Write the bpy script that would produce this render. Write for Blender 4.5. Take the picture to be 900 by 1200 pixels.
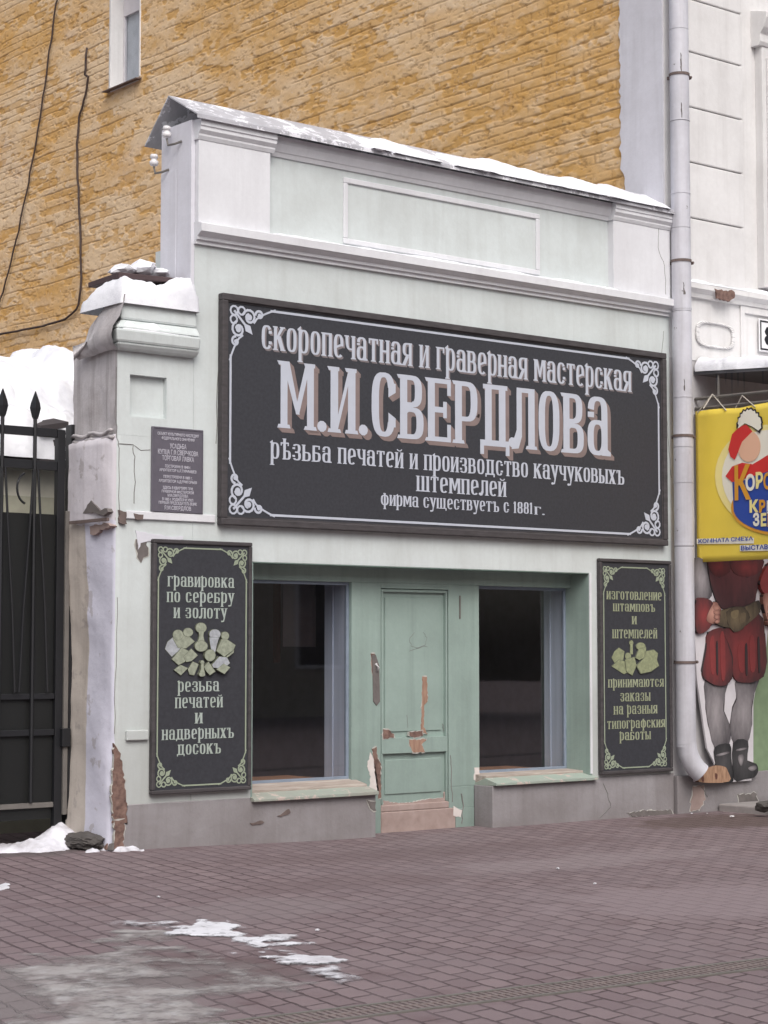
import bpy, bmesh, math, random
import numpy as np
from mathutils import Vector, Matrix, noise as mnoise
random.seed(7)
scene = bpy.context.scene
for o in list(bpy.data.objects): bpy.data.objects.remove(o)

# ------------------------------------------------------------------ camera
FOC = 2309.0                                  # focal length in pixels of a 900 x 1200 picture
PITCH = math.atan(160/2309.0); HEAD = math.radians(39.1)
CAM = Vector((-8.336, -13.552, 1.6))
FW = Vector((math.sin(HEAD)*math.cos(PITCH), math.cos(HEAD)*math.cos(PITCH), math.sin(PITCH)))
RT = Vector((math.cos(HEAD), -math.sin(HEAD), 0.0)); UP = RT.cross(FW)
cd = bpy.data.cameras.new('camera'); cam = bpy.data.objects.new('camera', cd)
scene.collection.objects.link(cam); scene.camera = cam
cd.sensor_fit = 'VERTICAL'; cd.sensor_height = 36.0; cd.sensor_width = 27.0
cd.lens = 36.0*FOC/1200.0; cd.clip_end = 500; cd.clip_start = 0.1
cam.matrix_world = Matrix.Translation(CAM) @ Matrix((RT, UP, -FW)).transposed().to_4x4()

# ------------------------------------------------------------------ sky, sun, exposure
w = bpy.data.worlds.new('World'); scene.world = w; w.use_nodes = True
nt = w.node_tree; bg = nt.nodes['Background']
sky = nt.nodes.new('ShaderNodeTexSky'); sky.sky_type = 'NISHITA'; sky.sun_disc = False
SUN_EL, SUN_AZ = math.radians(48), math.radians(205)      # azimuth clockwise from +y
sky.sun_elevation = SUN_EL; sky.sun_rotation = SUN_AZ; sky.dust_density = 6.0; sky.air_density = 1.0
hs = nt.nodes.new('ShaderNodeHueSaturation'); hs.inputs['Saturation'].default_value = 0.45
nt.links.new(sky.outputs[0], hs.inputs['Color']); nt.links.new(hs.outputs[0], bg.inputs['Color'])
bg.inputs['Strength'].default_value = 0.13
sd = bpy.data.lights.new('sun', 'SUN'); sd.energy = 0.9; sd.angle = math.radians(40); sd.color = (1.0, 0.98, 0.97)
so = bpy.data.objects.new('sun', sd); scene.collection.objects.link(so)
sdir = Vector((math.sin(SUN_AZ)*math.cos(SUN_EL), math.cos(SUN_AZ)*math.cos(SUN_EL), math.sin(SUN_EL)))
so.rotation_euler = sdir.to_track_quat('Z', 'Y').to_euler()
vs = scene.view_settings; vs.view_transform = 'Standard'; vs.look = 'None'; vs.gamma = 1.0; vs.use_curve_mapping = False
vs.exposure = 0.36

# ------------------------------------------------------------------ helpers: places
def ray(px, py): return FW + RT*((px-450.0)/FOC) - UP*((py-600.0)/FOC)
def wall_at(px, py, y=0.0):
    d = ray(px, py); t = (y-CAM.y)/d.y; p = CAM + d*t; return p.x, p.z
def side_at(px, py, x=6.4):
    d = ray(px, py); t = (x-CAM.x)/d.x; p = CAM + d*t; return p.y, p.z
def ground_at(px, py, z=-0.045):
    d = ray(px, py); t = (z-CAM.z)/d.z; p = CAM + d*t; return p.x, p.y

# ------------------------------------------------------------------ helpers: materials
def srgb(r, g, b):
    f = lambda c: (c/255.0)/12.92 if c <= 10 else (((c/255.0)+0.055)/1.055)**2.4
    return (f(r), f(g), f(b), 1.0)
def newmat(name):
    m = bpy.data.materials.new(name); m.use_nodes = True
    return m, m.node_tree.nodes, m.node_tree.links, m.node_tree.nodes['Principled BSDF']
def node(ns, kind, **kw):
    n = ns.new(kind)
    for k, v in kw.items():
        if k in n.inputs: n.inputs[k].default_value = v
        else: setattr(n, k, v)
    return n
def noise_mask(ns, ls, coord, scale, detail, lo, hi, rough=0.6, sc=(1, 1, 1), dist=0.0):
    mp = ns.new('ShaderNodeMapping'); mp.inputs['Scale'].default_value = sc
    ls.new(coord, mp.inputs['Vector'])
    n = ns.new('ShaderNodeTexNoise'); n.inputs['Scale'].default_value = scale; n.inputs['Detail'].default_value = detail
    n.inputs['Roughness'].default_value = rough; n.inputs['Distortion'].default_value = dist
    ls.new(mp.outputs[0], n.inputs['Vector'])
    r = ns.new('ShaderNodeMapRange'); r.inputs['From Min'].default_value = lo; r.inputs['From Max'].default_value = hi
    ls.new(n.outputs['Fac'], r.inputs['Value'])
    return r.outputs[0], n.outputs['Fac']
def mix(ns, ls, fac, a, b, mode='MIX'):
    m = ns.new('ShaderNodeMix'); m.data_type = 'RGBA'; m.blend_type = mode
    if hasattr(fac, 'is_linked'): ls.new(fac, m.inputs[0])
    else: m.inputs[0].default_value = fac
    for v, i in ((a, 6), (b, 7)):
        if hasattr(v, 'is_linked'): ls.new(v, m.inputs[i])
        else: m.inputs[i].default_value = v
    return m.outputs[2]
def mul(ns, ls, a, k):
    m = ns.new('ShaderNodeMath'); m.operation = 'MULTIPLY'; ls.new(a, m.inputs[0])
    if hasattr(k, 'is_linked'): ls.new(k, m.inputs[1])
    else: m.inputs[1].default_value = k
    return m.outputs[0]
def bump(ns, ls, p, h, strength, dist=0.01):
    b = ns.new('ShaderNodeBump'); b.inputs['Strength'].default_value = strength; b.inputs['Distance'].default_value = dist
    ls.new(h, b.inputs['Height']); ls.new(b.outputs[0], p.inputs['Normal']); return b
def plaster(name, col, dirt, amount=0.35, streak=0.3, rough=0.85, bumpy=0.25, spots=None, spot_lo=0.68, grime=0.0):
    """painted plaster: broad stains, thin vertical streaks, optional flaked spots"""
    m, ns, ls, p = newmat(name)
    tc = ns.new('ShaderNodeTexCoord'); co = tc.outputs['Object']
    f1, n1 = noise_mask(ns, ls, co, 1.3, 6, 0.42, 0.75)
    f2, n2 = noise_mask(ns, ls, co, 1.0, 5, 0.48, 0.78, sc=(9, 9, 0.5))
    f3, n3 = noise_mask(ns, ls, co, 22, 4, 0.3, 0.7)
    c = mix(ns, ls, mul(ns, ls, f1, amount), col, dirt)
    c = mix(ns, ls, mul(ns, ls, f2, streak), c, dirt)
    c = mix(ns, ls, mul(ns, ls, f3, 0.10), c, dirt)
    if grime:
        sx = ns.new('ShaderNodeSeparateXYZ'); ls.new(co, sx.inputs[0])
        _, gn_ = noise_mask(ns, ls, co, 2.2, 7, 0, 1); a_ = ns.new('ShaderNodeMath'); a_.operation = 'MULTIPLY_ADD'; ls.new(gn_, a_.inputs[0]); a_.inputs[1].default_value = 1.5; ls.new(sx.outputs['Z'], a_.inputs[2])
        r_ = ns.new('ShaderNodeMapRange'); r_.inputs['From Min'].default_value = grime+1.25; r_.inputs['From Max'].default_value = .35; ls.new(a_.outputs[0], r_.inputs['Value'])
        c = mix(ns, ls, mul(ns, ls, r_.outputs[0], .75), c, dirt)
    if spots:
        f4, _ = noise_mask(ns, ls, co, 5.5, 9, spot_lo, spot_lo+0.012, rough=0.72)
        c = mix(ns, ls, f4, c, spots)
    ls.new(c, p.inputs['Base Color']); p.inputs['Roughness'].default_value = rough
    _, nb = noise_mask(ns, ls, co, 45, 6, 0, 1)
    _, nb2 = noise_mask(ns, ls, co, 3.5, 4, 0, 1)
    add = ns.new('ShaderNodeMath'); add.operation = 'ADD'
    ls.new(mul(ns, ls, nb, 0.35), add.inputs[0]); ls.new(mul(ns, ls, nb2, 1.2), add.inputs[1])
    bump(ns, ls, p, add.outputs[0], bumpy, 0.012)
    return m
def plain(name, col, rough=0.6, metal=0.0, var=0.15, scale=8, bumpy=0.1, dark=None, sc=(1, 1, 1)):
    m, ns, ls, p = newmat(name)
    tc = ns.new('ShaderNodeTexCoord'); co = tc.outputs['Object']
    f, n = noise_mask(ns, ls, co, scale, 6, 0.35, 0.7, sc=sc)
    d = dark or tuple(c*0.55 for c in col[:3])+(1,)
    ls.new(mix(ns, ls, mul(ns, ls, f, var), col, d), p.inputs['Base Color'])
    p.inputs['Roughness'].default_value = rough; p.inputs['Metallic'].default_value = metal
    if bumpy: bump(ns, ls, p, n, bumpy, 0.006)
    return m
def M(name, r, g, b, **k): return plain(name, srgb(r, g, b), **k)

mint = plaster('pale mint limewash', srgb(204, 211, 211), srgb(150, 150, 146), 0.30, 0.22, spots=None, grime=1.6)
white_trim = plaster('white trim paint', srgb(219, 220, 224), srgb(170, 168, 172), 0.35, 0.2)
lavender = plaster('bluish white plaster', srgb(214, 214, 222), srgb(156, 153, 156), 0.30, 0.25)
pier_pl = plaster('dirty pier plaster', srgb(190, 186, 188), srgb(112, 104, 102), 0.85, 0.75, bumpy=0.7)
grey_plinth = plaster('grey plinth paint', srgb(158, 155, 158), srgb(108, 101, 100), 0.5, 0.35, bumpy=0.6, spots=srgb(170, 164, 160), spot_lo=.72, grime=.25)
green = plaster('sage green oil paint', srgb(153, 172, 165), srgb(112, 126, 120), 0.42, 0.42, rough=0.5, bumpy=0.25, grime=.5)
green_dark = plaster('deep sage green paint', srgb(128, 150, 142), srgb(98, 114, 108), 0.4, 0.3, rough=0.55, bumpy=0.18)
white_house = plaster('warm white house paint', srgb(220, 219, 219), srgb(160, 156, 154), 0.34, 0.28, bumpy=0.3, spots=srgb(168, 160, 156), spot_lo=0.74)
frame_blue = M('dull blue window frame', 134, 146, 162, rough=.6, var=.4)
bluegrey = M('blue grey window paint', 176, 186, 204, rough=0.6, var=0.35, scale=3, sc=(6, 6, .4))
bare_brick = M('bare red brick', 134, 108, 98, rough=0.95, var=0.9, scale=22, bumpy=1.0, dark=srgb(78, 58, 54))
bare_wood = M('bare weathered wood', 164, 134, 116, rough=0.9, var=0.6, scale=10, bumpy=0.5, dark=srgb(112, 76, 60), sc=(4, 4, .6))
bare_plaster = M('bare white plaster', 214, 206, 202, rough=0.95, var=0.3, bumpy=0.4)
primer_m = M('pale undercoat', 186, 184, 178, rough=.95, var=.5, scale=20, bumpy=.5)
pink_plaster = M('pinkish bare plaster', 164, 146, 140, rough=0.95, var=0.5, bumpy=0.5, dark=srgb(124, 104, 98))
old_grey = M('flaked dark grey plaster', 112, 106, 104, rough=0.95, var=0.6, scale=16, bumpy=0.8)
crack_m = M('crack grey', 128, 126, 124, rough=1, var=0.2)
sheet_metal = plaster('galvanised roof sheet', srgb(184, 184, 190), srgb(124, 122, 126), 0.5, 0.2, rough=0.55, bumpy=0.4, spots=srgb(226, 226, 232), spot_lo=.53)
black_iron = M('black painted iron', 26, 27, 31, rough=0.5, var=0.3, bumpy=0.2)
black_sheet = M('black sheet steel', 17, 19, 19, rough=0.55, var=0.4, scale=2, bumpy=0.1)
grey_iron = M('grey painted iron', 112, 108, 104, rough=0.6, var=0.5)
dark_int = M('dark shop interior', 124, 126, 132, rough=0.9, var=0.4)
brown_board = M('brown display board', 150, 112, 84, rough=0.7, var=0.5, sc=(1, 12, 12))
curtain_m = M('pale curtain cloth', 176, 176, 186, rough=0.95, var=0.2)
curtain_red = M('dull red curtain cloth', 84, 48, 50, rough=0.95, var=0.3)
board_m = plain('charcoal sign paint', srgb(54, 55, 61), rough=0.6, var=0.6, scale=38, bumpy=0.25, dark=srgb(38, 39, 44))
frame_m = plain('dark weathered frame wood', srgb(74, 70, 72), rough=0.75, var=0.6, scale=26, bumpy=0.6, dark=srgb(40, 37, 38), sc=(.25, 1, 1))
let_white = M('sign lettering bluish white', 186, 191, 203, rough=0.6, var=0.25, scale=12, dark=srgb(168, 172, 182))
let_shade = M('sign lettering brown shade', 134, 118, 115, rough=0.65, var=0.4, scale=10)
let_shade2 = M('sign lettering grey shade', 128, 120, 122, rough=0.65, var=0.3, scale=10)
let_cream = M('side sign lettering pale green', 168, 178, 174, rough=0.6, var=0.5, scale=5, dark=srgb(150, 164, 146))
let_olive = M('side sign lettering olive cream', 154, 160, 134, rough=0.6, var=0.45, scale=5, dark=srgb(118, 124, 98))
orn_cream = M('ornament pale green', 152, 162, 142, rough=0.6, var=0.3)
em_a = M('stamp print pale sage', 158, 164, 146, rough=0.6, var=0.85, scale=34)
em_b = M('stamp print silver', 174, 178, 184, rough=0.6, var=0.85, scale=34)
em_c = M('stamp print yellow green', 150, 156, 122, rough=0.6, var=0.85, scale=34)
em_line = M('stamp print outline', 96, 100, 84, rough=0.7, var=0.2)
plaque_m = M('grey bronze plaque', 98, 94, 104, rough=0.45, var=0.3, scale=20, bumpy=0.2)
plaque_t = M('plaque lettering', 186, 184, 194, rough=0.5, var=0.1, bumpy=0)
pipe_m = plaster('white pipe paint', srgb(204, 204, 212), srgb(134, 130, 134), 0.4, 0.5, rough=0.5, bumpy=0.2, spots=srgb(128, 124, 126), spot_lo=0.655)
rust = M('rusty iron band', 110, 96, 92, rough=0.8, var=0.6, scale=20)
ceramic = M('white glazed ceramic', 222, 220, 222, rough=0.25, var=0.1, bumpy=0)
cable_m = M('dark cable rubber', 70, 56, 52, rough=0.8, var=0.2, bumpy=0)
rope_m = M('pale rope', 190, 184, 172, rough=0.9, var=0.3)
tan_board = M('weathered plywood', 172, 138, 112, rough=0.85, var=0.7, scale=12, dark=srgb(96, 66, 48), sc=(3, 3, .6))
stone_m = M('rough grey stone', 84, 80, 78, rough=0.95, var=0.7, scale=9, bumpy=1.0)
concrete_m = M('worn concrete', 152, 146, 144, rough=0.95, var=0.5, scale=7, bumpy=0.6)
dark_roof = M('dark roofing felt', 66, 60, 62, rough=0.9, var=0.5)
dark_wood = M('dark wet board', 74, 58, 60, rough=0.8, var=0.5)
opp_m = plaster('opposite house plaster', srgb(186, 178, 162), srgb(140, 130, 118), 0.4, 0.3)
def snow_mat(name, col, dirt, amt):
    m, ns, ls, p = newmat(name)
    tc = ns.new('ShaderNodeTexCoord'); co = tc.outputs['Object']
    f, n = noise_mask(ns, ls, co, 3.2, 7, 0.45, 0.75)
    ls.new(mix(ns, ls, mul(ns, ls, f, amt), col, dirt), p.inputs['Base Color'])
    p.inputs['Roughness'].default_value = 0.7
    p.inputs['Subsurface Weight'].default_value = 0.0
    _, nb = noise_mask(ns, ls, co, 11, 5, 0, 1)
    bump(ns, ls, p, nb, 0.3, 0.03); return m
snow_m = snow_mat('old snow', srgb(228, 229, 234), srgb(182, 182, 192), 0.7)
snow_dirty = snow_mat('dirty trampled snow', srgb(214, 214, 220), srgb(128, 122, 122), 0.8)
def ice_mat(name, a, b, c):
    m, ns, ls, p = newmat(name)
    tc = ns.new('ShaderNodeTexCoord'); co = tc.outputs['Object']
    f, n = noise_mask(ns, ls, co, 2.4, 9, 0.36, 0.66, rough=0.65)
    f2, _ = noise_mask(ns, ls, co, 9, 8, 0.5, 0.7, rough=0.7)
    c1 = mix(ns, ls, f, a, b); ls.new(mix(ns, ls, mul(ns, ls, f2, 0.6), c1, c), p.inputs['Base Color'])
    p.inputs['Roughness'].default_value = 0.55
    bump(ns, ls, p, n, 0.4, 0.02); return m
def thin(m, lo, hi, scale=6.0, sc=(1, 1, 1), soft=.12):
    """thin ice and dusting: the paving shows through where the layer is worn"""
    ns, ls = m.node_tree.nodes, m.node_tree.links; p = ns['Principled BSDF']; tc = ns.new('ShaderNodeTexCoord')
    f, _ = noise_mask(ns, ls, tc.outputs['Object'], scale, 9, lo, hi, rough=.68, sc=sc)
    a = node(ns, 'ShaderNodeAttribute', attribute_name='cover'); r = ns.new('ShaderNodeMapRange'); r.inputs['From Max'].default_value = soft; ls.new(a.outputs['Fac'], r.inputs['Value'])
    ls.new(mul(ns, ls, f, r.outputs[0]), p.inputs['Alpha']); return m
ice_m = ice_mat('dirty grey ice', srgb(164, 160, 159), srgb(128, 118, 118), srgb(190, 190, 192)); thin(ice_m, .30, .54, 4.0, soft=.22)
def glass_mat(name, tint, refl):
    m, ns, ls, p = newmat(name); ns.remove(p); out = ns['Material Output']
    tr = node(ns, 'ShaderNodeBsdfTransparent', Color=tint); gl = node(ns, 'ShaderNodeBsdfGlossy', Roughness=0.02)
    lw = ns.new('ShaderNodeLayerWeight'); pw_ = ns.new('ShaderNodeMath'); pw_.operation = 'POWER'; ls.new(lw.outputs['Facing'], pw_.inputs[0]); pw_.inputs[1].default_value = 5.0
    f0 = ((refl-1)/(refl+1))**2; sc_ = ns.new('ShaderNodeMath'); sc_.operation = 'MULTIPLY_ADD'; ls.new(pw_.outputs[0], sc_.inputs[0]); sc_.inputs[1].default_value = 1-f0; sc_.inputs[2].default_value = f0
    mx = ns.new('ShaderNodeMixShader'); lw.inputs['Blend'].default_value = .5
    ls.new(sc_.outputs[0], mx.inputs[0]); ls.new(tr.outputs[0], mx.inputs[1]); ls.new(gl.outputs[0], mx.inputs[2])
    ls.new(mx.outputs[0], out.inputs['Surface']); return m
glass_m = glass_mat('shop window glass', (.985, .985, .99, 1), 1.75)
glass_up = glass_mat('upper window glass', (.97, .98, .99, 1), 1.35)

# ------------------------------------------------------------------ helpers: meshes
class MB:
    def __init__(s): s.v = []; s.f = []; s.mi = []; s.cur = 0
    def add(s, vs, fs):
        n = len(s.v); s.v += [tuple(v) for v in vs]; s.f += [tuple(n+i for i in f) for f in fs]; s.mi += [s.cur]*len(fs)
    def box(s, x0, x1, y0, y1, z0, z1):
        s.add([(x0,y0,z0),(x1,y0,z0),(x1,y1,z0),(x0,y1,z0),(x0,y0,z1),(x1,y0,z1),(x1,y1,z1),(x0,y1,z1)],
              [(0,3,2,1),(4,5,6,7),(0,1,5,4),(1,2,6,5),(2,3,7,6),(3,0,4,7)])
    def hexa(s, p):   # 8 corners ordered like box
        s.add(p, [(0,3,2,1),(4,5,6,7),(0,1,5,4),(1,2,6,5),(2,3,7,6),(3,0,4,7)])
    def prism(s, pts, y0, y1):       # outline in (x,z), from front y0 to back y1
        n = len(pts); a = sum(pts[i][0]*pts[(i+1)%n][1]-pts[(i+1)%n][0]*pts[i][1] for i in range(n))
        if a < 0: pts = pts[::-1]
        s.add([(x,y0,z) for x,z in pts]+[(x,y1,z) for x,z in pts],
              [tuple(range(n)), tuple(range(2*n-1,n-1,-1))]+[(i,n+i,n+(i+1)%n,(i+1)%n) for i in range(n)])
    def sprism(s, pts, x0, x1):      # outline in (y,z), visible face at x0 (looking towards +x)
        n = len(pts); a = sum(pts[i][0]*pts[(i+1)%n][1]-pts[(i+1)%n][0]*pts[i][1] for i in range(n))
        if a > 0: pts = pts[::-1]
        s.add([(x0,y,z) for y,z in pts]+[(x1,y,z) for y,z in pts],
              [tuple(range(n)), tuple(range(2*n-1,n-1,-1))]+[(i,n+i,n+(i+1)%n,(i+1)%n) for i in range(n)])
    def profile(s, prof, x0, x1):    # closed (y,z) profile swept along x
        s.sprism(prof, x0, x1)
    def tube(s, path, r, seg=8, cap=True):
        path = [Vector(p) for p in path]; n = len(path); rs = r if isinstance(r, (list, tuple)) else [r]*n
        vs = []; up = Vector((0.13, 0.29, 0.95))
        for i, p in enumerate(path):
            t = (path[min(i+1, n-1)]-path[max(i-1, 0)]).normalized()
            a = t.cross(up)
            if a.length < 0.1: a = t.cross(Vector((1, 0, 0)))
            a.normalize(); b = t.cross(a)
            for k in range(seg):
                q = 2*math.pi*k/seg; vs.append(p+a*(math.cos(q)*rs[i])+b*(math.sin(q)*rs[i]))
        fs = [(i*seg+k, i*seg+(k+1) % seg, (i+1)*seg+(k+1) % seg, (i+1)*seg+k) for i in range(n-1) for k in range(seg)]
        if cap: fs += [tuple(range(seg-1, -1, -1)), tuple((n-1)*seg+k for k in range(seg))]
        s.add(vs, fs)
    def build(s, name, mats, parent=None, bevel=0, smooth=False):
        me = bpy.data.meshes.new(name); me.from_pydata(s.v, [], s.f)
        for m in (mats if isinstance(mats, (list, tuple)) else [mats]): me.materials.append(m)
        me.polygons.foreach_set('material_index', s.mi)
        if smooth: me.polygons.foreach_set('use_smooth', [True]*len(me.polygons))
        bm = bmesh.new(); bm.from_mesh(me); bmesh.ops.recalc_face_normals(bm, faces=bm.faces); bm.to_mesh(me); bm.free()
        me.update()
        o = bpy.data.objects.new(name, me); scene.collection.objects.link(o)
        if parent:
            o.parent = parent; o.matrix_parent_inverse = Matrix.Translation(-parent.location) if parent.type == 'EMPTY' else Matrix()
        if bevel:
            b = o.modifiers.new('bevel', 'BEVEL'); b.width = bevel; b.segments = 2; b.limit_method = 'ANGLE'
        return o
def thing(name, label, cat, loc, group=None):
    o = bpy.data.objects.new(name, None); scene.collection.objects.link(o); o.location = loc; o.empty_display_size = 0.1
    o['label'] = label; o['category'] = cat
    if group: o['group'] = group
    return o
def tag(o, label, cat, group=None, kind=None):
    if label: o['label'] = label
    if cat: o['category'] = cat
    if group: o['group'] = group
    if kind: o['kind'] = kind
    return o
def rough_poly(pts, jit=0.012, step=0.03, seed=0):
    rnd = random.Random(seed); out = []
    n = len(pts)
    for i in range(n):
        a, b = pts[i], pts[(i+1) % n]; L = math.hypot(b[0]-a[0], b[1]-a[1]); k = max(1, int(L/step))
        for j in range(k):
            t = j/k; out.append((a[0]+(b[0]-a[0])*t+rnd.uniform(-jit, jit), a[1]+(b[1]-a[1])*t+rnd.uniform(-jit, jit)))
    return out
def patch(name, pts, mat, parent, y=0.0, th=0.004, jit=0.012, step=0.03, px=True, seed=1):
    q = [wall_at(a, b, y) for a, b in pts] if px else pts
    out = rough_poly(q, jit, step, seed)
    if mat in (bare_wood, bare_brick, old_grey, pink_plaster) and name != 'broken_brick':      # pale undercoat left round the bare spot
        cx = sum(a for a, _ in out)/len(out); cz = sum(b_ for _, b_ in out)/len(out); rr_ = random.Random(seed+5)
        rim = []
        for a, b_ in out:
            d = math.hypot(a-cx, b_-cz) or 1; k = rr_.choice((.002, .006, .010, .015)); rim.append((a+(a-cx)/d*k, b_+(b_-cz)/d*k))
        m = MB(); m.prism(rim, y-th*.5, y+0.02); m.build('undercoat_rim', primer_m, parent)
    m = MB(); m.prism(out, y-th, y+0.02); return m.build(name, mat, parent)
def crack(name, pts, parent, y=0.0, r=0.004, seed=3, mat=None):
    rnd = random.Random(seed); q = [wall_at(a, b, y) for a, b in pts]; path = []
    for i in range(len(q)-1):
        for j in range(4):
            t = j/4; path.append((q[i][0]+(q[i+1][0]-q[i][0])*t+rnd.uniform(-.008, .008), y, q[i][1]+(q[i+1][1]-q[i][1])*t))
    path.append((q[-1][0], y, q[-1][1]))
    m = MB(); m.tube(path, r, 4); return m.build(name, mat or crack_m, parent)
def grid_noise(nu, nv, fu, fv, seed):
    """smooth value noise on a nu x nv grid with fu x fv cells"""
    r = np.random.RandomState(seed); g = r.rand(int(fu)+3, int(fv)+3)
    u = np.linspace(0, fu, nu, endpoint=False); v = np.linspace(0, fv, nv, endpoint=False)
    iu = u.astype(int); iv = v.astype(int); a = u-iu; b = v-iv; a = a*a*(3-2*a); b = b*b*(3-2*b)
    A = a[:, None]; B = b[None, :]
    return (g[iu][:, iv]*(1-A)*(1-B)+g[iu+1][:, iv]*A*(1-B)+g[iu][:, iv+1]*(1-A)*B+g[iu+1][:, iv+1]*A*B)
def fbm(x, y, sc, octs=4, seed=0.0):
    return mnoise.fractal(Vector((x*sc, y*sc, seed)), 1.0, 2.0, octs)
def heightfield(name, x0, x1, y0, y1, step, fn, mat, parent=None, base=None, smooth=True):
    """snow and ice: fn(x, y) -> (inside, z); cells inside make the sheet, rim dropped to the base"""
    nx = int((x1-x0)/step)+1; ny = int((y1-y0)/step)+1
    val = {(i, j): fn(x0+i*step, y0+j*step) for i in range(nx) for j in range(ny)}
    keep = {k for k, (f_, _) in val.items() if f_ > 0}
    idx = {}; vs = []; fs = []; cov = []
    def vid(i, j):
        if (i, j) not in idx:
            ins, z = val[i, j]; x, y = x0+i*step, y0+j*step
            if ins <= 0:
                ax = ay = 0.0; k = 0
                for di in (-1, 0, 1):
                    for dj in (-1, 0, 1):
                        if (i+di, j+dj) in keep:
                            f_ = val[i+di, j+dj][0]; t = min(.95, max(.05, -ins/(f_-ins))); ax += di*t; ay += dj*t; k += 1
                if k: x += ax/k*step; y += ay/k*step
                z = base(x, y) if base else z
            idx[i, j] = len(vs); vs.append((x, y, z)); cov.append(max(0.0, ins))
        return idx[i, j]
    for i in range(nx-1):
        for j in range(ny-1):
            c = [(i, j), (i+1, j), (i+1, j+1), (i, j+1)]
            if sum(q in keep for q in c) >= 1: fs.append(tuple(vid(*q) for q in c))
    m = MB(); m.add(vs, fs); o = m.build(name, mat, parent, smooth=smooth)
    at_ = o.data.attributes.new('cover', 'FLOAT', 'POINT'); at_.data.foreach_set('value', cov); return o
def gz(x, y):    # the paving falls a little along the shop
    t = min(1, max(0, x/2.5)); return -0.045*t*t*(3-2*t)
def lumpy(name, c, r, mat, parent=None, seed=0, jit=0.25, sub=2, flat=None):
    bm = bmesh.new(); bmesh.ops.create_icosphere(bm, subdivisions=sub, radius=1.0)
    for v in bm.verts:
        n = mnoise.fractal(v.co*1.3+Vector((seed*3.1, seed, 0)), 1.0, 2.0, 3)
        k = 1+jit*n; v.co = Vector((c[0]+v.co.x*r[0]*k, c[1]+v.co.y*r[1]*k, c[2]+v.co.z*r[2]*k))
        if flat is not None and v.co.z < flat: v.co.z = flat
    me = bpy.data.meshes.new(name); bm.to_mesh(me); bm.free(); me.materials.append(mat)
    o = bpy.data.objects.new(name, me); scene.collection.objects.link(o)
    if parent: o.parent = parent; o.matrix_parent_inverse = Matrix.Translation(-parent.location) if parent.type == 'EMPTY' else Matrix()
    return o

# ================================================================== SETTING: ground
SKEW = 0.33
m, ns, ls, p = newmat('red brown paving blocks')
tc = ns.new('ShaderNodeTexCoord'); co = tc.outputs['Object']
mp = ns.new('ShaderNodeMapping'); mp.inputs['Rotation'].default_value = (0, 0, math.radians(-79.0)); ls.new(co, mp.inputs['Vector'])
wob, wn = noise_mask(ns, ls, co, 1.6, 3, 0, 1)
vm = ns.new('ShaderNodeVectorMath'); vm.operation = 'MULTIPLY_ADD'
nz = ns.new('ShaderNodeTexNoise'); nz.inputs['Scale'].default_value = 1.7; ls.new(co, nz.inputs['Vector'])
ls.new(nz.outputs['Color'], vm.inputs[0]); vm.inputs[1].default_value = (.05, .05, 0); ls.new(mp.outputs[0], vm.inputs[2])
bt = ns.new('ShaderNodeTexBrick'); bt.offset = 0.5
for k, v in dict(Scale=1.0).items(): bt.inputs[k].default_value = v
bt.inputs['Brick Width'].default_value = 0.222; bt.inputs['Row Height'].default_value = 0.145
bt.inputs['Mortar Size'].default_value = 0.0105; bt.inputs['Mortar Smooth'].default_value = 0.5; bt.inputs['Bias'].default_value = 0.0
bt.inputs['Color1'].default_value = srgb(131, 115, 117); bt.inputs['Color2'].default_value = srgb(112, 96, 99)
bt.inputs['Mortar'].default_value = srgb(60, 44, 46)
sxy = ns.new('ShaderNodeSeparateXYZ'); ls.new(vm.outputs[0], sxy.inputs[0]); sk = ns.new('ShaderNodeMath'); sk.operation = 'MULTIPLY_ADD'; ls.new(sxy.outputs['Y'], sk.inputs[0]); sk.inputs[1].default_value = SKEW; ls.new(sxy.outputs['X'], sk.inputs[2])
cxy = ns.new('ShaderNodeCombineXYZ'); ls.new(sk.outputs[0], cxy.inputs['X']); ls.new(sxy.outputs['Y'], cxy.inputs['Y']); nz2 = ns.new('ShaderNodeTexNoise'); nz2.inputs['Scale'].default_value = 14; ls.new(co, nz2.inputs['Vector'])
vm2 = ns.new('ShaderNodeVectorMath'); vm2.operation = 'MULTIPLY_ADD'; ls.new(nz2.outputs['Color'], vm2.inputs[0]); vm2.inputs[1].default_value = (.030, .026, 0); ls.new(cxy.outputs[0], vm2.inputs[2]); ls.new(vm2.outputs[0], bt.inputs['Vector'])
f1, _ = noise_mask(ns, ls, co, 1.1, 6, 0.40, 0.62)           # dusty areas where the joints are filled
f2, _ = noise_mask(ns, ls, co, 0.9, 6, 0.40, 0.70)
f3, n3 = noise_mask(ns, ls, co, 60, 4, 0.3, 0.7)
f5, _ = noise_mask(ns, ls, co, 2.5, 7, 0.54, 0.72)
c = mix(ns, ls, mul(ns, ls, f1, 0.55), bt.outputs['Color'], srgb(120, 106, 109))
c = mix(ns, ls, mul(ns, ls, f2, 0.35), c, srgb(112, 100, 104))
c = mix(ns, ls, mul(ns, ls, f5, 0.5), c, srgb(88, 66, 68))
c = mix(ns, ls, mul(ns, ls, f3, 0.25), c, srgb(112, 98, 100))
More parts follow.
